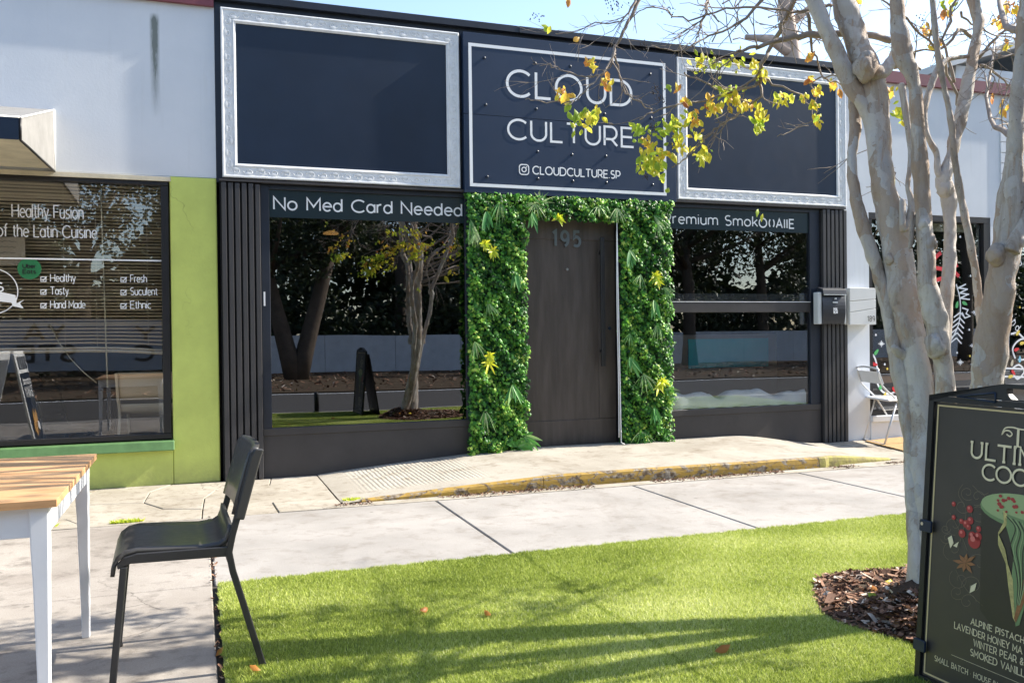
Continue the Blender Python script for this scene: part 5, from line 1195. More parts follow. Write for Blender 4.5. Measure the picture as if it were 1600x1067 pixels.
for k_ in range(8):
    a = 2*math.pi*k_/8+.2; L_ = 17+3*math.sin(k_*2); tip = (cu+L_*math.cos(a), cv+L_*math.sin(a)); w = 3.0
    g.prism([W_(*PB(*q), .0024+.0002*k_) for q in ((cu, cv), (cu+L_*.5*math.cos(a)-w*math.sin(a), cv+L_*.5*math.sin(a)+w*math.cos(a)), tip, (cu+L_*.5*math.cos(a)+w*math.sin(a), cv+L_*.5*math.sin(a)-w*math.cos(a)))], nr*.0003)
tag(g.build('picture_star_anise', anise, ab), kind='stuff')
g = G()
def spiral(u, v, r_, a0, turns, sgn=1):
    pts = [PB(u+r_*(1-.85*i/22)*math.cos(a0+sgn*turns*2*math.pi*i/22), v+r_*(1-.85*i/22)*math.sin(a0+sgn*turns*2*math.pi*i/22)) for i in range(23)]; ribbon(g, pts, .0016, lambda p, q: W_(p, q, .0012))
for args in ((1512, 770, 12, 1, 1.3), (1528, 776, 14, 2, 1.2, -1), (1504, 790, 14, 0, 1.1), (1492, 820, 16, 1.5, 1.2), (1480, 840, 10, 3, 1.4, -1), (1478, 826, 8, 0, 1.5), (1490, 858, 18, 2, 1.1), (1500, 905, 18, 4, 1.2, -1), (1496, 925, 12, 1, 1.3), (1520, 915, 18, 3, 1.1), (1512, 940, 14, 0, 1.2, -1), (1530, 880, 20, 2.5, 1.0), (1530, 800, 16, 1, 1.1)): spiral(*args)
for ln in (((1505, 756), (1498, 772), (1510, 800), (1500, 850)), ((1484, 800), (1500, 830), (1512, 860)), ((1494, 890), (1510, 920), (1536, 946)), ((1520, 758), (1535, 772), (1545, 770))): ribbon(g, cr([PB(*q) for q in ln], 6), .0016, lambda p, q: W_(p, q, .0014))
tag(g.build('picture_swirls', swirl, ab), kind='stuff')
for q in (((1482, 840), (1488, 836), (1491, 848), (1486, 856)), ((1490, 852), (1499, 846), (1496, 855)), ((1518, 915), (1527, 910), (1524, 922), (1516, 926))): poly('picture_butterfly', q, palegold, .0024)

# ================================================================= CRAPE MYRTLE
tree = tag(empty('crape_myrtle_tree', (3.3, -4.7, 0)), 'multi-stem grey barked tree with sparse yellow leaves growing from the mulch ring', 'tree')
def limb_path(pts): return [tuple(PY(u, v, y)) + ((r_/CF)*((PY(u, v, y)-CPOS).dot(_F))*.93,) for u, v, y, r_ in pts]
def fan(pts, ytop):
    """common root at y=-4.95, leaning to ytop at the top of the picture"""
    return [(u, v, -4.95+(ytop+4.95)*max(0, min(1.25, (930-v)/930)), r_) for u, v, y, r_ in pts]
limbs = []
def limb(pts, name='limb', knobs=(), nseg=9):
    P_ = limb_path(pts); Q = cr(P_, 5); R_ = [max(.003, q[3]) for q in Q]; Q = [Vector(q[:3]) for q in Q]
    rl = random.Random(len(limbs)*7+3); 
    vs = []; fs = []; n = nseg; t0 = (Q[1]-Q[0]).normalized(); nrm = t0.cross(Vector((0, 1, 0))).normalized(); ph = rl.uniform(0, 6)
    for i, p in enumerate(Q):
        t = (Q[min(i+1, len(Q)-1)]-Q[max(i-1, 0)]).normalized(); nrm = (nrm-t*nrm.dot(t)).normalized(); bi = t.cross(nrm)
        for k_ in range(n):
            a = 2*math.pi*k_/n; r_ = R_[i]*(1+.10*math.sin(2*a+ph+i*.35)+.07*math.sin(3*a-ph+i*.8)+.05*math.sin(i*1.7+k_)); vs.append(p+(nrm*math.cos(a)+bi*math.sin(a))*r_)
    for i in range(len(Q)-1):
        for k_ in range(n): a = i*n+k_; b = i*n+(k_+1) % n; fs.append((a, b, b+n, a+n))
    fs += [tuple(range(n))[::-1], tuple(range((len(Q)-1)*n, len(Q)*n))]
    g = G().add(vs, fs, True)
    o = g.build(name, M['bark'], tree); sb_ = o.modifiers.new('sub', 'SUBSURF'); sb_.levels = 1; sb_.render_levels = 2
    tx = bpy.data.textures.get('bark_lumps') or bpy.data.textures.new('bark_lumps', 'CLOUDS'); tx.noise_scale = .09
    dp = o.modifiers.new('lumps', 'DISPLACE'); dp.texture = tx; dp.strength = min(.015, R_[0]*.4); dp.texture_coords = 'LOCAL'
    limbs.append((Q, R_)); return o
yb = -4.62
limb(fan([(1450, 955, -4.70, 40), (1448, 915, -4.68, 33), (1446, 860, yb, 26), (1443, 780, yb, 24), (1442, 720, yb, 24), (1440, 651, yb, 24), (1431, 569, yb, 25), (1416, 486, yb, 26), (1405, 416, -4.6, 24), (1392, 340, -4.58, 24), (1378, 280, -4.55, 22), (1372, 200, -4.5, 21), (1362, 140, -4.5, 24), (1352, 108, -4.47, 27), (1340, 70, -4.42, 22), (1328, 35, -4.38, 20), (1318, 0, -4.33, 19), (1300, -80, -4.2, 15), (1270, -180, -4.0, 10)], -4.42), 'trunk')
limb(fan([(1440, 930, -4.52, 22), (1432, 870, -4.50, 17), (1425, 720, -4.46, 14), (1417, 640, -4.45, 14), (1400, 550, -4.45, 14), (1380, 453, -4.44, 13), (1362, 395, -4.44, 12), (1343, 334, -4.42, 11), (1334, 290, -4.42, 10), (1331, 245, -4.42, 9), (1336, 205, -4.44, 9), (1335, 165, -4.46, 10), (1330, 135, -4.47, 9), (1322, 105, -4.45, 7)], -4.3), 'trunk')
limb(fan([(1386, 290, -4.5, 12), (1366, 215, -4.47, 12), (1352, 170, -4.45, 13), (1333, 140, -4.45, 14), (1310, 90, -4.42, 14), (1292, 50, -4.40, 14), (1270, 0, -4.36, 14), (1235, -80, -4.2, 12), (1190, -170, -4.0, 9)], -4.4))
limb(fan([(1343, 95, -4.46, 15), (1362, 112, -4.50, 14), (1382, 110, -4.54, 12), (1396, 90, -4.58, 10)], -4.5))
limb(fan([(1470, 930, -4.78, 26), (1474, 870, -4.78, 24), (1480, 740, -4.75, 19), (1477, 600, -4.74, 17), (1470, 548, -4.72, 18), (1462, 500, -4.72, 19), (1449, 445, -4.72, 16), (1446, 383, -4.72, 15), (1442, 321, -4.7, 14), (1438, 260, -4.7, 13), (1434, 197, -4.68, 12), (1428, 130, -4.66, 13), (1413, 92, -4.64, 17), (1406, 56, -4.62, 15), (1401, 0, -4.58, 13), (1394, -90, -4.5, 10), (1380, -190, -4.4, 7)], -4.85), 'trunk')
limb(fan([(1470, 930, -4.6, 20), (1468, 760, -4.5, 15), (1470, 650, -4.42, 13), (1472, 560, -4.38, 12), (1480, 445, -4.34, 12), (1484, 404, -4.32, 12), (1484, 342, -4.30, 11), (1482, 304, -4.28, 14), (1475, 285, -4.28, 15), (1484, 250, -4.26, 11), (1497, 197, -4.25, 11), (1510, 141, -4.24, 11), (1521, 84, -4.22, 10), (1529, 37, -4.2, 10), (1520, 0, -4.2, 9), (1508, -90, -4.1, 7), (1500, -170, -4.0, 5)], -4.6), 'trunk')
limb(fan([(1480, 945, -5.10, 36), (1492, 880, -5.15, 34), (1512, 760, -5.18, 28), (1536, 630, -5.18, 27), (1545, 569, -5.18, 27), (1554, 500, -5.18, 26), (1563, 440, -5.18, 26), (1573, 383, -5.18, 25), (1580, 310, -5.18, 21), (1585, 253, -5.18, 15), (1588, 170, -5.15, 13), (1597, 84, -5.10, 12), (1604, 0, -5.05, 11), (1612, -100, -4.8, 8)], -5.3), 'trunk')
limb(fan([(1578, 395, -5.18, 16), (1592, 365, -5.20, 13), (1606, 335, -5.22, 12), (1630, 280, -5.25, 10), (1655, 190, -5.25, 8), (1690, 40, -5.25, 6)], -5.38))
limb(fan([(1540, 560, -4.92, 10), (1534, 500, -4.86, 8), (1524, 424, -4.84, 7), (1510, 350, -4.82, 7), (1498, 290, -4.82, 6), (1490, 233, -4.8, 5.5), (1485, 183, -4.8, 5.5), (1473, 127, -4.8, 5), (1462, 56, -4.8, 5), (1457, 0, -4.8, 5), (1450, -100, -4.7, 4)], -5.0))
limb(fan([(1476, 280, -4.28, 9), (1466, 268, -4.28, 6), (1463, 240, -4.28, 5), (1449, 211, -4.28, 5), (1445, 174, -4.28, 5), (1455, 132, -4.28, 6), (1468, 106, -4.28, 6), (1485, 92, -4.28, 4), (1522, 88, -4.24, 3)], -4.6))
limb(fan([(1410, 310, -4.5, 5), (1412, 360, -4.5, 7), (1426, 322, -4.5, 8), (1418, 290, -4.5, 4), (1424, 240, -4.5, 5), (1416, 180, -4.5, 6), (1408, 130, -4.5, 7)], -4.6))
limb(fan([(1420, 560, -4.4, 9), (1402, 548, -4.42, 8), (1394, 540, -4.44, 5)], -4.4))
limb(fan([(1445, 330, -4.7, 6), (1428, 345, -4.68, 5), (1422, 390, -4.66, 4), (1426, 330, -4.66, 3)], -4.8))
# root flare and knobs
def knob(u, v, y, r_, name='burl'):
    y = min((abs(PY(u, v, q.y).x-q.x)+abs(PY(u, v, q.y).z-q.z), q.y) for Q_, _r in limbs for q in Q_)[1]-.01
    p = PY(u, v, y); rr_ = .78*r_/CF*((p-CPOS).dot(_F)); bm = bmesh.new(); bmesh.ops.create_icosphere(bm, subdivisions=3, radius=rr_)
    for v_ in bm.verts:
        q = v_.co.normalized(); v_.co *= 1+.14*math.sin(q.x*5+u)*math.sin(q.z*4+v)+.08*math.sin(q.y*9+q.x*7); v_.co.z *= 1.35
        v_.co += p
    me = bpy.data.meshes.new(name); bm.to_mesh(me); bm.free(); me.materials.append(M['bark']); me.polygons.foreach_set('use_smooth', [True]*len(me.polygons))
    ob = bpy.data.objects.new(name, me); COL.objects.link(ob); attach(ob, tree)
for a_ in ((1556, 398, -5.24, 17), (1590, 378, -5.22, 13), (1450, 380, -4.68, 16), (1462, 540, -4.70, 20), (1478, 295, -4.30, 15), (1400, 92, -4.62, 15), (1443, 352, -4.7, 13), (1391, 405, -4.55, 10), (1352, 105, -4.50, 22)): knob(*a_)
g = G(); n = 30; vs = []; rc0 = PY(1462, 930, -4.97)
for j, (r_, z) in enumerate(((.27, .0), (.23, .07), (.18, .125), (.12, .155))):
    for i in range(n):
        a = 2*math.pi*i/n; q = r_*(1+.16*math.sin(3*a+.5)+.08*math.sin(7*a+j)); vs.append((rc0.x+q*math.cos(a), -5.03+q*math.sin(a)*.9, z+.014*math.sin(5*a+j)))
g.add(vs, [(j*n+i, j*n+(i+1) % n, (j+1)*n+(i+1) % n, (j+1)*n+i) for j in range(3) for i in range(n)]+[tuple(range(3*n, 4*n))], True)
rk = N('dark_root_soil', .95, 0, .1); rk.color(rk.ramp(rk.noise(9, 7, .7), [(.35, (.045, .026, .018)), (.7, (.12, .08, .055))])); rk.bump(rk.noise(14, 7, .7), 1, .04); g.build('root_mound', rk.m, tree)
# branches traced over the sign, px path with plane y
TW = G(); tips = []
def branch(pts, sub=4, lseg=(.12, .45), rs_=random.Random(11)):
    P_ = limb_path(pts); Q = cr(P_, 5); R_ = [max(.0014, q[3]*.72) for q in Q]; Q = [Vector(q[:3])+Vector((rs_.gauss(0, .003), rs_.gauss(0, .01), rs_.gauss(0, .003))) for q in Q]
    TW.tube(Q, R_, 6)
    for k_ in range(sub):
        i = rs_.randrange(2, len(Q)-1); twig(Q[i], (Q[i]-Q[i-1]).normalized(), rs_.uniform(*lseg), R_[i]*.55, 1, rs_)
def twig(p, d, L_, r_, lev, rs_):
    ax = Vector((rs_.gauss(0, 1), rs_.gauss(0, 1), rs_.gauss(0, 1))).normalized()
    d = (d+ax*.75+Vector((0, 0, .12))).normalized(); n = 5; pts = [p.copy()]; q = p.copy()
    for i in range(n): d = (d+Vector((rs_.gauss(0, .16), rs_.gauss(0, .16), rs_.gauss(0, .16)))).normalized(); q = q+d*L_/n; pts.append(q)
    r_ = max(.0014, min(r_, .004)); TW.tube(pts, [r_*(1-.6*i/n) for i in range(n+1)], 4, False); tips.append((pts[-1], d))
    if lev > 0:
        for k_ in range(rs_.randint(1, 3)): i = rs_.randrange(1, n); twig(pts[i], d, L_*rs_.uniform(.35, .7), r_*.7, lev-1, rs_)
Yb = -3.9
branch([(1262, -20, -4.3, 12), (1180, -130, -4.1, 9), (1080, -120, -3.9, 7), (1015, -45, Yb, 5), (999, 0, Yb, 4.5), (978, 43, Yb, 4), (961, 80, Yb, 3.5), (949, 108, Yb, 2.5), (926, 120, Yb, 2), (905, 118, Yb, 1.5), (870, 106, Yb, 1.2), (845, 101, Yb, 1)], 9, (.10, .3))
branch([(961, 84, Yb, 3), (938, 118, -3.95, 2), (915, 140, -3.95, 1.8), (900, 158, -3.95, 1.6), (880, 160, -3.95, 1.4), (840, 158, -3.95, 1.2), (822, 154, -3.95, 1)], 5, (.08, .2))
branch([(961, 84, Yb, 3), (966, 110, -3.85, 1.8), (978, 145, -3.85, 1.6), (1000, 160, -3.85, 1.5), (1022, 172, -3.85, 1.2)], 3, (.08, .2))
branch([(1395, 62, -4.45, 8), (1340, 52, -4.4, 8), (1283, 53, -4.3, 8), (1230, 60, -4.2, 7), (1190, 72, -4.15, 5), (1164, 79, -4.1, 4), (1150, 81, -4.1, 3)], 6)
branch([(1240, 0, -4.2, 7), (1222, 40, -4.1, 6), (1205, 75, -4.0, 5), (1192, 100, -4.0, 5), (1184, 125, Yb, 5), (1178, 135, Yb, 3.5), (1135, 146, Yb, 3), (1100, 158, Yb, 2.5), (1069, 161, Yb, 2.2), (1023, 174, Yb, 2), (1000, 187, Yb, 1.5)], 9, (.1, .3))
branch([(1186, 120, Yb, 4), (1188, 150, Yb, 3), (1151, 179, Yb, 3), (1130, 193, Yb, 2.5), (1109, 210, Yb, 2.4), (1090, 230, Yb, 2), (1068, 250, Yb, 1.6), (1050, 262, Yb, 1.2)], 8, (.08, .22))
branch([(1184, 118, Yb, 3.5), (1160, 135, Yb, 2.5), (1120, 138, Yb, 2), (1090, 125, Yb, 1.8), (1068, 115, Yb, 1.4)], 5, (.08, .2))
branch([(1184, 118, Yb, 3.5), (1230, 140, -4.0, 2), (1260, 152, -4.0, 1.6), (1268, 190, -4.0, 1.3), (1240, 203, -4.0, 1.2), (1216, 213, -4.0, 1)], 3, (.06, .12))
branch([(1262, 20, -4.3, 5), (1275, 90, -4.2, 2.5), (1290, 125, -4.2, 2), (1310, 130, -4.2, 1.5), (1330, 145, -4.2, 1.2)], 4, (.08, .2))
branch([(1340, 120, -4.4, 3), (1300, 118, -4.3, 2), (1272, 128, -4.2, 1.6), (1274, 160, -4.2, 1.4), (1276, 190, -4.2, 1.1)], 2, (.06, .1))
for pts in ([(999, -10, -3.9, 4), (975, 28, -3.9, 2), (965, 35, -3.9, 1.6), (930, 38, -3.9, 1.4), (900, 50, -3.9, 1.2), (868, 52, -3.9, 1)], [(1110, -20, -4, 4), (1100, 20, -4, 3), (1093, 50, -4, 2), (1083, 72, -4, 1.2)], [(1210, -20, -4.1, 5), (1150, 40, -4.0, 3), (1100, 60, -4, 2), (1060, 80, -4, 1.4), (1020, 72, -4, 1)], [(1300, 10, -4.3, 4), (1240, 18, -4.2, 3), (1150, 10, -4.1, 2.5), (1080, 30, -4.0, 2), (1020, 10, -4, 1.5), (990, 25, -4, 1)]): branch(pts, 9, (.1, .35))
for pts in ([(1490, 130, -4.4, 4), (1478, 60, -4.4, 3), (1490, 0, -4.4, 3), (1500, -60, -4.3, 2)], [(1510, 141, -4.25, 4), (1500, 170, -4.3, 4), (1478, 100, -4.35, 3), (1430, 40, -4.4, 3), (1360, -10, -4.4, 2)], [(1530, 90, -4.2, 4), (1560, 55, -4.2, 3), (1590, 30, -4.2, 2), (1640, -30, -4.2, 2)], [(1532, 100, -4.2, 3), (1550, 110, -4.2, 2), (1575, 130, -4.2, 1.8), (1598, 160, -4.2, 1.2)], [(1600, 85, -4.9, 3), (1550, 95, -4.9, 2), (1553, 125, -4.9, 1.5), (1550, 140, -4.9, 1)], [(1440, 110, -4.3, 3), (1410, 70, -4.3, 3), (1345, 50, -4.3, 2.5), (1340, 20, -4.3, 2)],
            [(1520, 60, -4.2, 5), (1500, 45, -4.2, 4), (1475, 75, -4.2, 3), (1430, 80, -4.2, 2), (1415, 85, -4.2, 2)], [(1385, 150, -4.5, 3), (1391, 230, -4.4, 2.2), (1394, 280, -4.4, 2), (1398, 320, -4.4, 2)], [(1500, 20, -4.3, 3), (1540, 50, -4.3, 2), (1580, 60, -4.3, 1.5), (1610, 62, -4.3, 1)]): branch(pts, 7, (.1, .35))
# crown above the frame
rc = random.Random(21)
for Q, R_ in list(limbs):
    if Q[-1].z < 2.9: continue
    for k_ in range(4):
        p = Q[-1-k_*2] if k_*2 < len(Q) else Q[-1]; d = (Q[-1]-Q[-4]).normalized(); r_ = R_[-1]
        d = (d+Vector((rc.uniform(-.8, .5), rc.uniform(-.45, .7), rc.uniform(.0, .5)))).normalized(); q = p.copy(); pts = [p.copy()]
        for i in range(9): d = (d+Vector((rc.gauss(-.02, .12), rc.gauss(0, .12), rc.gauss(.02, .08)))).normalized(); q = q+d*.24; pts.append(q)
        TW.tube(pts, [max(.003, r_*(1-.085*i)) for i in range(10)], 6)
        for i in range(2, 10):
            twig(pts[i], d, rc.uniform(.3, .7), .006, 1, rc)
for k_ in range(16):
    Q, R_ = limbs[6] if k_ % 3 else limbs[7]
    st0 = Q[int(len(Q)*rc.uniform(.72, .98))]; d = Vector((1, rc.uniform(-.25, 1.1), rc.uniform(.1, .9))).normalized(); q = st0.copy(); pts = [q.copy()]
    for i in range(9): d = (d+Vector((rc.gauss(.02, .10), rc.gauss(0, .12), rc.gauss(.03, .10)))).normalized(); q = q+d*.27; pts.append(q)
    TW.tube(pts, [.016*(1-.09*i) for i in range(10)], 6)
    for i in range(2, 10):
        twig(pts[i], d, rc.uniform(.2, .5), .005, 1, rc)
tag(TW.build('twigs', M['twig'], tree), kind='stuff')
# leaves
LEAF = [(0, -.5), (.22, -.25), (.30, .05), (.18, .35), (0, .60), (-.18, .35), (-.30, .05), (-.22, -.25)]
lf = []
def leaf_at(p, s_, tone, name='leaf'):
    nr_ = np.array([[random.gauss(0, .7), -1+random.gauss(0, .6), random.gauss(.2, .6)]]); up_ = np.array([[random.gauss(0, .7), random.gauss(0, .4), -1.0]])
    V, F_, T = leafset(np.array([tuple(p)]), nr_, up_, np.array([s_]), LEAF, .35, np.array([tone])); lf.append(npmesh(name, V, F_, M['autumn'], tree, T))
CL = [(851, 45, 2, 5, .25), (883, 4, 2, 4, .8), (860, 48, 1, 2, .4), (902, 62, 1, 2, .85), (922, 98, 4, 6, .75), (880, 145, 7, 9, .78), (948, 130, 5, 8, .82), (905, 185, 10, 15, .18), (922, 182, 9, 12, .45), (930, 190, 4, 8, .4), (1046, 137, 2, 3, .1), (1058, 136, 2, 4, .85), (1072, 160, 3, 4, .7), (1055, 195, 13, 16, .22), (1046, 205, 8, 12, .15), (1000, 203, 7, 12, .12), (1010, 222, 5, 8, .85), (1062, 225, 9, 12, .45), (1008, 255, 12, 12, .25), (1030, 262, 12, 16, .25), (1045, 245, 6, 9, .55), (1025, 240, 6, 9, .6), (1084, 188, 7, 9, .65), (1089, 212, 3, 5, .6), (1100, 240, 7, 11, .42), (1113, 165, 12, 14, .65), (1135, 145, 9, 11, .25), (1148, 155, 9, 12, .6), (1165, 168, 8, 10, .6), (1098, 100, 6, 12, .4), (1118, 100, 6, 10, .15), (1150, 95, 4, 12, .4), (1180, 100, 5, 9, .45), (1190, 115, 6, 8, .5), (1190, 180, 6, 9, .5), (1185, 200, 7, 9, .2), (1215, 157, 5, 10, .45), (1233, 152, 4, 8, .45), (1275, 145, 6, 6, .6), (1274, 165, 6, 7, .5), (1277, 185, 6, 7, .5), (1256, 154, 3, 4, .5), (1266, 87, 3, 5, .85), (1268, 122, 3, 4, .8), (1300, 132, 3, 6, .85), (1312, 148, 1, 3, .9), (1483, 22, 4, 6, .85), (1447, 48, 4, 6, .85), (1466, 68, 4, 8, .8), (1583, 12, 9, 14, .8), (1562, 36, 6, 9, .75), (1410, 175, 6, 12, .3), (1388, 146, 6, 10, .7), (1390, 245, 1, 2, .55), (1394, 272, 1, 2, .45), (1568, 165, 4, 10, .8), (1190, 341, 1, 1, .3), (1184, 333, 1, 1, .3), (1480, 6, 4, 8, .2), (1575, 75, 3, 6, .8)]
for u, v, n_, sp, tone in CL:
    for _ in range(n_):
        yy = (-3.9 if u < 1240 else -4.2)+random.gauss(0, .05)
        p = PY(u+random.gauss(0, sp*.55), v+random.gauss(0, sp*.55), yy); big = 1.8 if (u, v) in ((1390, 245), (1394, 272)) else 1
        leaf_at(p, random.uniform(.036, .062)*big, min(1, max(0, tone-.10+random.gauss(0, .13))))
xc = []; xt = []
for u, v, n_, sp, tone in CL:
    if n_ < 3: continue
    for _ in range(int(n_*1.5)):
        xc.append(tuple(PY(u+random.gauss(0, sp*.75), v+random.gauss(0, sp*.75), (-3.9 if u < 1240 else -4.2)+random.gauss(0, .07)))); xt.append(min(1, max(0, tone-.08+random.gauss(0, .16))))
n = len(xc); V, F_, T = leafset(np.array(xc), np.c_[rng.normal(0, .8, n), -1+rng.normal(0, .8, n), rng.normal(.2, .7, n)], np.c_[rng.normal(0, .9, n), rng.normal(0, .5, n), -np.ones(n)], rng.uniform(.022, .046, n), LEAF, .45, np.array(xt))
tag(npmesh('small_leaves', V, F_, M['autumn'], tree, T), kind='stuff')
n = min(len(tips), 3600); sel = [tips[i] for i in rng.choice(len(tips), n, replace=False)]
C_ = []
for p, d in sel:
    u_ = (p-CPOS); z_ = u_.dot(_F); v_ = 533.5-CF*u_.dot(_U)/z_
    uu_ = 800+CF*u_.dot(_R)/z_
    if v_ < -25 or uu_ > 1625:
        if random.random() < .20:
            for _ in range(12): C_.append(tuple(p+Vector((random.gauss(0, .06), random.gauss(0, .06), random.gauss(0, .06)))))
if C_:
    C_ = np.array(C_); n = len(C_); V, F_, T = leafset(C_, rng.normal(0, 1, (n, 3)), rng.normal(0, 1, (n, 3)), rng.uniform(.035, .06, n), LEAF, .3, np.clip(rng.normal(.5, .25, n), 0, 1))
    tag(npmesh('crown_leaves', V, F_, M['autumn'], tree, T), kind='stuff')
# seed clusters
g = G(); Vs = []; Fs = []; nb = 0; ico = [(0, 0, 1), (.9, 0, 0), (0, .9, 0), (-.9, 0, 0), (0, -.9, 0), (0, 0, -1)]; icf = [(0, 1, 2), (0, 2, 3), (0, 3, 4), (0, 4, 1), (5, 2, 1), (5, 3, 2), (5, 4, 3), (5, 1, 4)]
for u, v, n_, sp in ((837, 25, 14, 9), (960, 8, 40, 14), (1025, 140, 26, 9), (1033, 155, 20, 8), (1022, 200, 24, 7), (1048, 225, 18, 7), (1008, 275, 18, 6), (1006, 70, 16, 8), (1090, 108, 16, 9), (1050, 20, 14, 9), (1460, 60, 40, 12), (1470, 55, 20, 12), (1440, 30, 14, 9), (1595, 12, 24, 9)):
    for _ in range(n_):
        p = PY(u+random.gauss(0, sp*.55), v+random.gauss(0, sp*.55), (-3.9 if u < 1240 else -4.2)+random.gauss(0, .03)); r_ = random.uniform(.0035, .0055); g.add([p+Vector(q)*r_ for q in ico], icf, True)
tag(g.build('seed_clusters', M['berry'], tree), kind='stuff')

# fallen leaves on turf, walk, mulch
for k_, (u, v, z, s_, tn, lb) in enumerate(((1128, 1012, .035, .045, .95, 'tan fallen leaf on the turf in the trunk shadow'), (762, 957, .035, .03, .9, 'small reddish fallen leaf on the turf at centre'), (663, 951, .035, .035, .95, 'curled brown fallen leaf on the turf left of centre'), (398, 1042, .035, .03, .9, 'orange fallen leaf beside the foot of the black chair'), (1368, 921, .09, .04, .9, 'red fallen leaf lying on the bark mulch'), (1390, 908, .09, .035, .55, 'yellow fallen leaf lying on the bark mulch'), (1365, 930, .09, .04, .1, 'pale green fallen leaf lying on the bark mulch'), (342, 1018, .01, .03, .92, 'rusty fallen leaf in the joint at the turf edge'))):
    p = PZ(u, v, z); V, F_, T = leafset(np.array([tuple(p)]), np.array([[random.gauss(0, .3), -.35, 1]]), np.array([[math.cos(k_*1.9), math.sin(k_*1.9), .1]]), np.array([s_*1.4]), LEAF, .5, np.array([tn]))
    tag(npmesh('fallen_leaf', V, F_, M['autumn'], None, T), lb, 'leaf', 'fallen leaves')

# ================================================================= ACROSS THE STREET (mirrored in the glass)
fn = tag(empty('white_fence', (8, -22.4, 0)), 'long low white boundary wall across the street, mirrored in the dark window', 'fence')
wf = paint('white_fence_paint', (.62, .64, .68), .7)
for i in range(14):
    x0 = 1.7+i*2.4; G().box(x0, x0+2.385, -22.46, -22.4, 0, 1.25).build('fence_panel', wf, fn)
# hoarding with posters left of it
hb = tag(empty('poster_hoarding', (-6, -20, 0)), 'grey hoarding with large dark letters across the street, mirrored in the lime window', 'hoarding')
G().box(-14, -1, -20.1, -20, .3, 1.8).build('board', paint('hoarding_grey', (.38, .40, .44), .7), hb)
for t, x, w in (('YA', -4.6, 1.0), ('STE', -4.8, 1.5), ('Y', -1.7, .5), ('C', -1.75, .5)):
    z_ = 1.2 if t in ('YA', 'Y') else .6; lettering(t, (x+w, -19.99, z_), (-1, 0, 0), (0, 0, 1), w, .42, .09, M['frameblack'], hb, nrm=(0, 1, 0))
def big_tree(x, y, h, rr_, seed, label, fork=False):
    t = tag(empty('oak_tree', (x, y, 0)), label, 'tree', 'dark evergreen trees across the street')
    r_ = random.Random(seed); g = G(); ends = []
    bs = [(x-.25, x-1.3), (x+.25, x+1.3)] if fork else [(x, x+r_.uniform(-.4, .4))]
    for a, b in bs:
        pts = [Vector((x, y, -.05)), Vector((a, y, .8)), Vector(((a+b)/2, y+.1, h*.3)), Vector((b, y, h*.5))]; g.tube(pts, [.34, .26, .2, .15], 9)
        for k_ in range(6):
            p = pts[2]+(pts[3]-pts[2])*r_.random(); d = Vector((r_.uniform(-1, 1), r_.uniform(-.8, .8), r_.uniform(.2, .9))).normalized(); q = [p, p+d*rr_*.4, p+d*rr_*.8+Vector((0, 0, .3))]; g.tube(q, [.11, .07, .03], 6); ends += q[1:]
    g.build('trunk', paint('oak_bark', (.10, .075, .055), .85, .3, 5, .5), t)
    n = 9000; cs = [(x+r_.uniform(-rr_, rr_)*.8, y+r_.uniform(-rr_, rr_)*.6, h*(.38+.55*r_.random()), r_.uniform(.5, 1.1)) for _ in range(34)]+[(e.x, e.y, e.z, .9) for e in ends]
    ci = rng.integers(0, len(cs), n); cc = np.array(cs)[ci]; dv = rng.normal(0, 1, (n, 3)); dv /= np.linalg.norm(dv, axis=1)[:, None]; P_ = cc[:, :3]+dv*(cc[:, 3]*rng.uniform(.4, 1.1, n))[:, None]
    V, F_, T = leafset(P_, rng.normal(0, 1, (n, 3))+np.array([0, 0, .6]), rng.normal(0, 1, (n, 3)), rng.uniform(.10, .2, n), LEAF, .3, np.clip(rng.normal(.5, .25, n), 0, 1))
    tag(npmesh('crown', V, F_, M['oakleaf'], t, T), kind='stuff')
big_tree(2.7, -18.3, 9.5, 3.6, 1, 'forked oak tree across the street, mirrored left in the dark window', True)
for i, (x, y, h, r_, lb) in enumerate(((-3.5, -24, 10, 4, 'wide oak beyond the hoarding across the street'), (7.5, -26, 11, 4.5, 'tall oak behind the middle of the white boundary wall'), (12.5, -24, 10, 4.2, 'broad oak behind the right part of the white boundary wall'), (17.5, -21, 10, 4.2, 'oak at the right end of the row across the street'), (23, -24, 11, 4.6, 'farthest right oak of the row across the street'), (-9, -20, 10, 4.2, 'farthest left oak of the row across the street'), (2.5, -30, 13, 4.5, 'tallest oak standing behind the forked one across the street'), (29, -19, 10, 4.5, 'lone oak on the verge far down the street'), (10, -33, 14, 5, 'high dark oak rising behind the row across the street'), (18, -33, 14, 5, 'second high dark oak rising behind the row'))): big_tree(x, y, h, r_, 10+i, lb)
for k_, (u, v) in enumerate(((493, 648), (638, 642))):
    q = PY(u, 636, 6.6); t = tag(empty('bollard', (q.x, -6.42, 0)), ['black bollard by the street kerb, the left of the two mirrored in the window', 'black bollard by the street kerb, the right of the two mirrored in the window'][k_], 'bollard', 'bollards at the street kerb')
    G().tube([(q.x, -6.42, -.01), (q.x, -6.42, .02), (q.x, -6.42, .03)], [.07, .07, .045], 12).build('base', M['frameblack'], t)
    G().tube([(q.x, -6.42, .02), (q.x, -6.42, .30), (q.x, -6.42, .325), (q.x, -6.42, .34)], [.04, .04, .03, .01], 12).build('post', M['frameblack'], t)
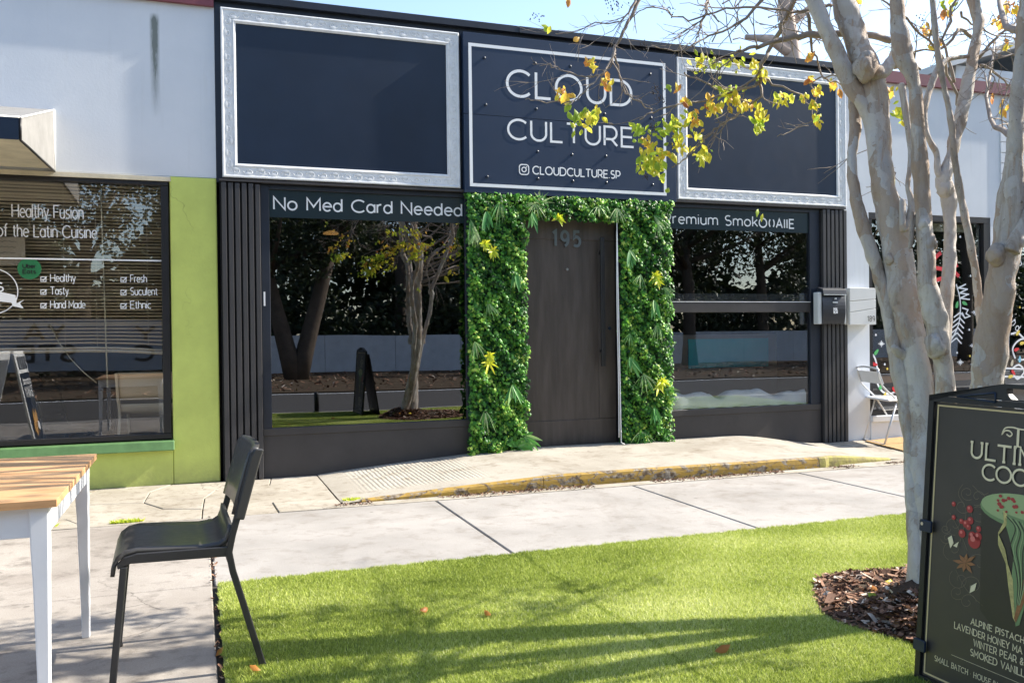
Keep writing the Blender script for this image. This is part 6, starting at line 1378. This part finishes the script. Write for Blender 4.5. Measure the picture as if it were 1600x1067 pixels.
# far bare tree rising over the roofs
ft_ = tag(empty('bare_tree', (12, 16, 0)), 'bare tree with a thick crooked limb rising behind the black parapet', 'tree')
g = G(); p0 = PY(1245, 140, 12); p1 = PY(1235, 60, 12); p2 = PY(1225, 0, 12); p3 = PY(1218, -60, 12)
g.tube([(p0.x, 12, 0), p0, p1, p2, p3], [.30, .24, .22, .17, .1], 8); g.tube([PY(1240, 85, 12), PY(1205, 62, 12), PY(1165, 58, 12)], [.19, .13, .06], 7); g.tube([PY(1232, 40, 12), PY(1270, 10, 12), PY(1300, -40, 12)], [.12, .09, .04], 7)
g.build('trunk', paint('far_bark', (.42, .33, .28), .8), ft_); TW = G(); r9 = random.Random(9)
for _ in range(60):
    p = PY(r9.uniform(1110, 1300), r9.uniform(-60, 70), 12+r9.uniform(-1, 1)); d = Vector((r9.uniform(-1, 1), 0, r9.uniform(0, 1))).normalized(); pts = [p+d*k_*.35+Vector((r9.gauss(0, .08), 0, r9.gauss(0, .08))) for k_ in range(5)]; TW.tube(pts, [.022, .018, .014, .010, .006], 4, False)
tag(TW.build('twigs', M['twig'], ft_), kind='stuff')

# dense far greenery closing the view across the street
n = 70000; x = rng.uniform(-55, 85, n); top = 7.5+2.5*np.sin(x*.35)+1.6*np.sin(x*.9+2)+rng.normal(0, .5, n)
z = top*rng.beta(1.1, 1.0, n); y = -36+2.2*np.sin(x*.5+z*.7)+rng.normal(0, 1.0, n)
V, F_, T = leafset(np.c_[x, y, z], rng.normal(0, 1, (n, 3))+np.array([0, .8, .5]), rng.normal(0, 1, (n, 3)), rng.uniform(.3, .65, n), LEAF, .3, np.clip(rng.normal(.4, .25, n), 0, 1))
tag(npmesh('far_wood', V, F_, M['oakleaf'], None, T), 'dense dark wood closing the view beyond the white boundary wall', 'wood', kind='stuff')
n = 30000; x = rng.uniform(-40, 60, n); z = (3.2+.9*np.sin(x*.8)+.6*np.sin(x*2.1))*rng.beta(1.2, 1, n); y = -24.4+.5*np.sin(x*1.3+z)+rng.normal(0, .35, n)
V, F_, T = leafset(np.c_[x, y, z], rng.normal(0, 1, (n, 3))+np.array([0, .8, .5]), rng.normal(0, 1, (n, 3)), rng.uniform(.16, .3, n), LEAF, .3, np.clip(rng.normal(.4, .25, n), 0, 1))
tag(npmesh('shrub_belt', V, F_, M['oakleaf'], None, T), 'belt of dark shrubs directly behind the white boundary wall', 'shrubs', kind='stuff')
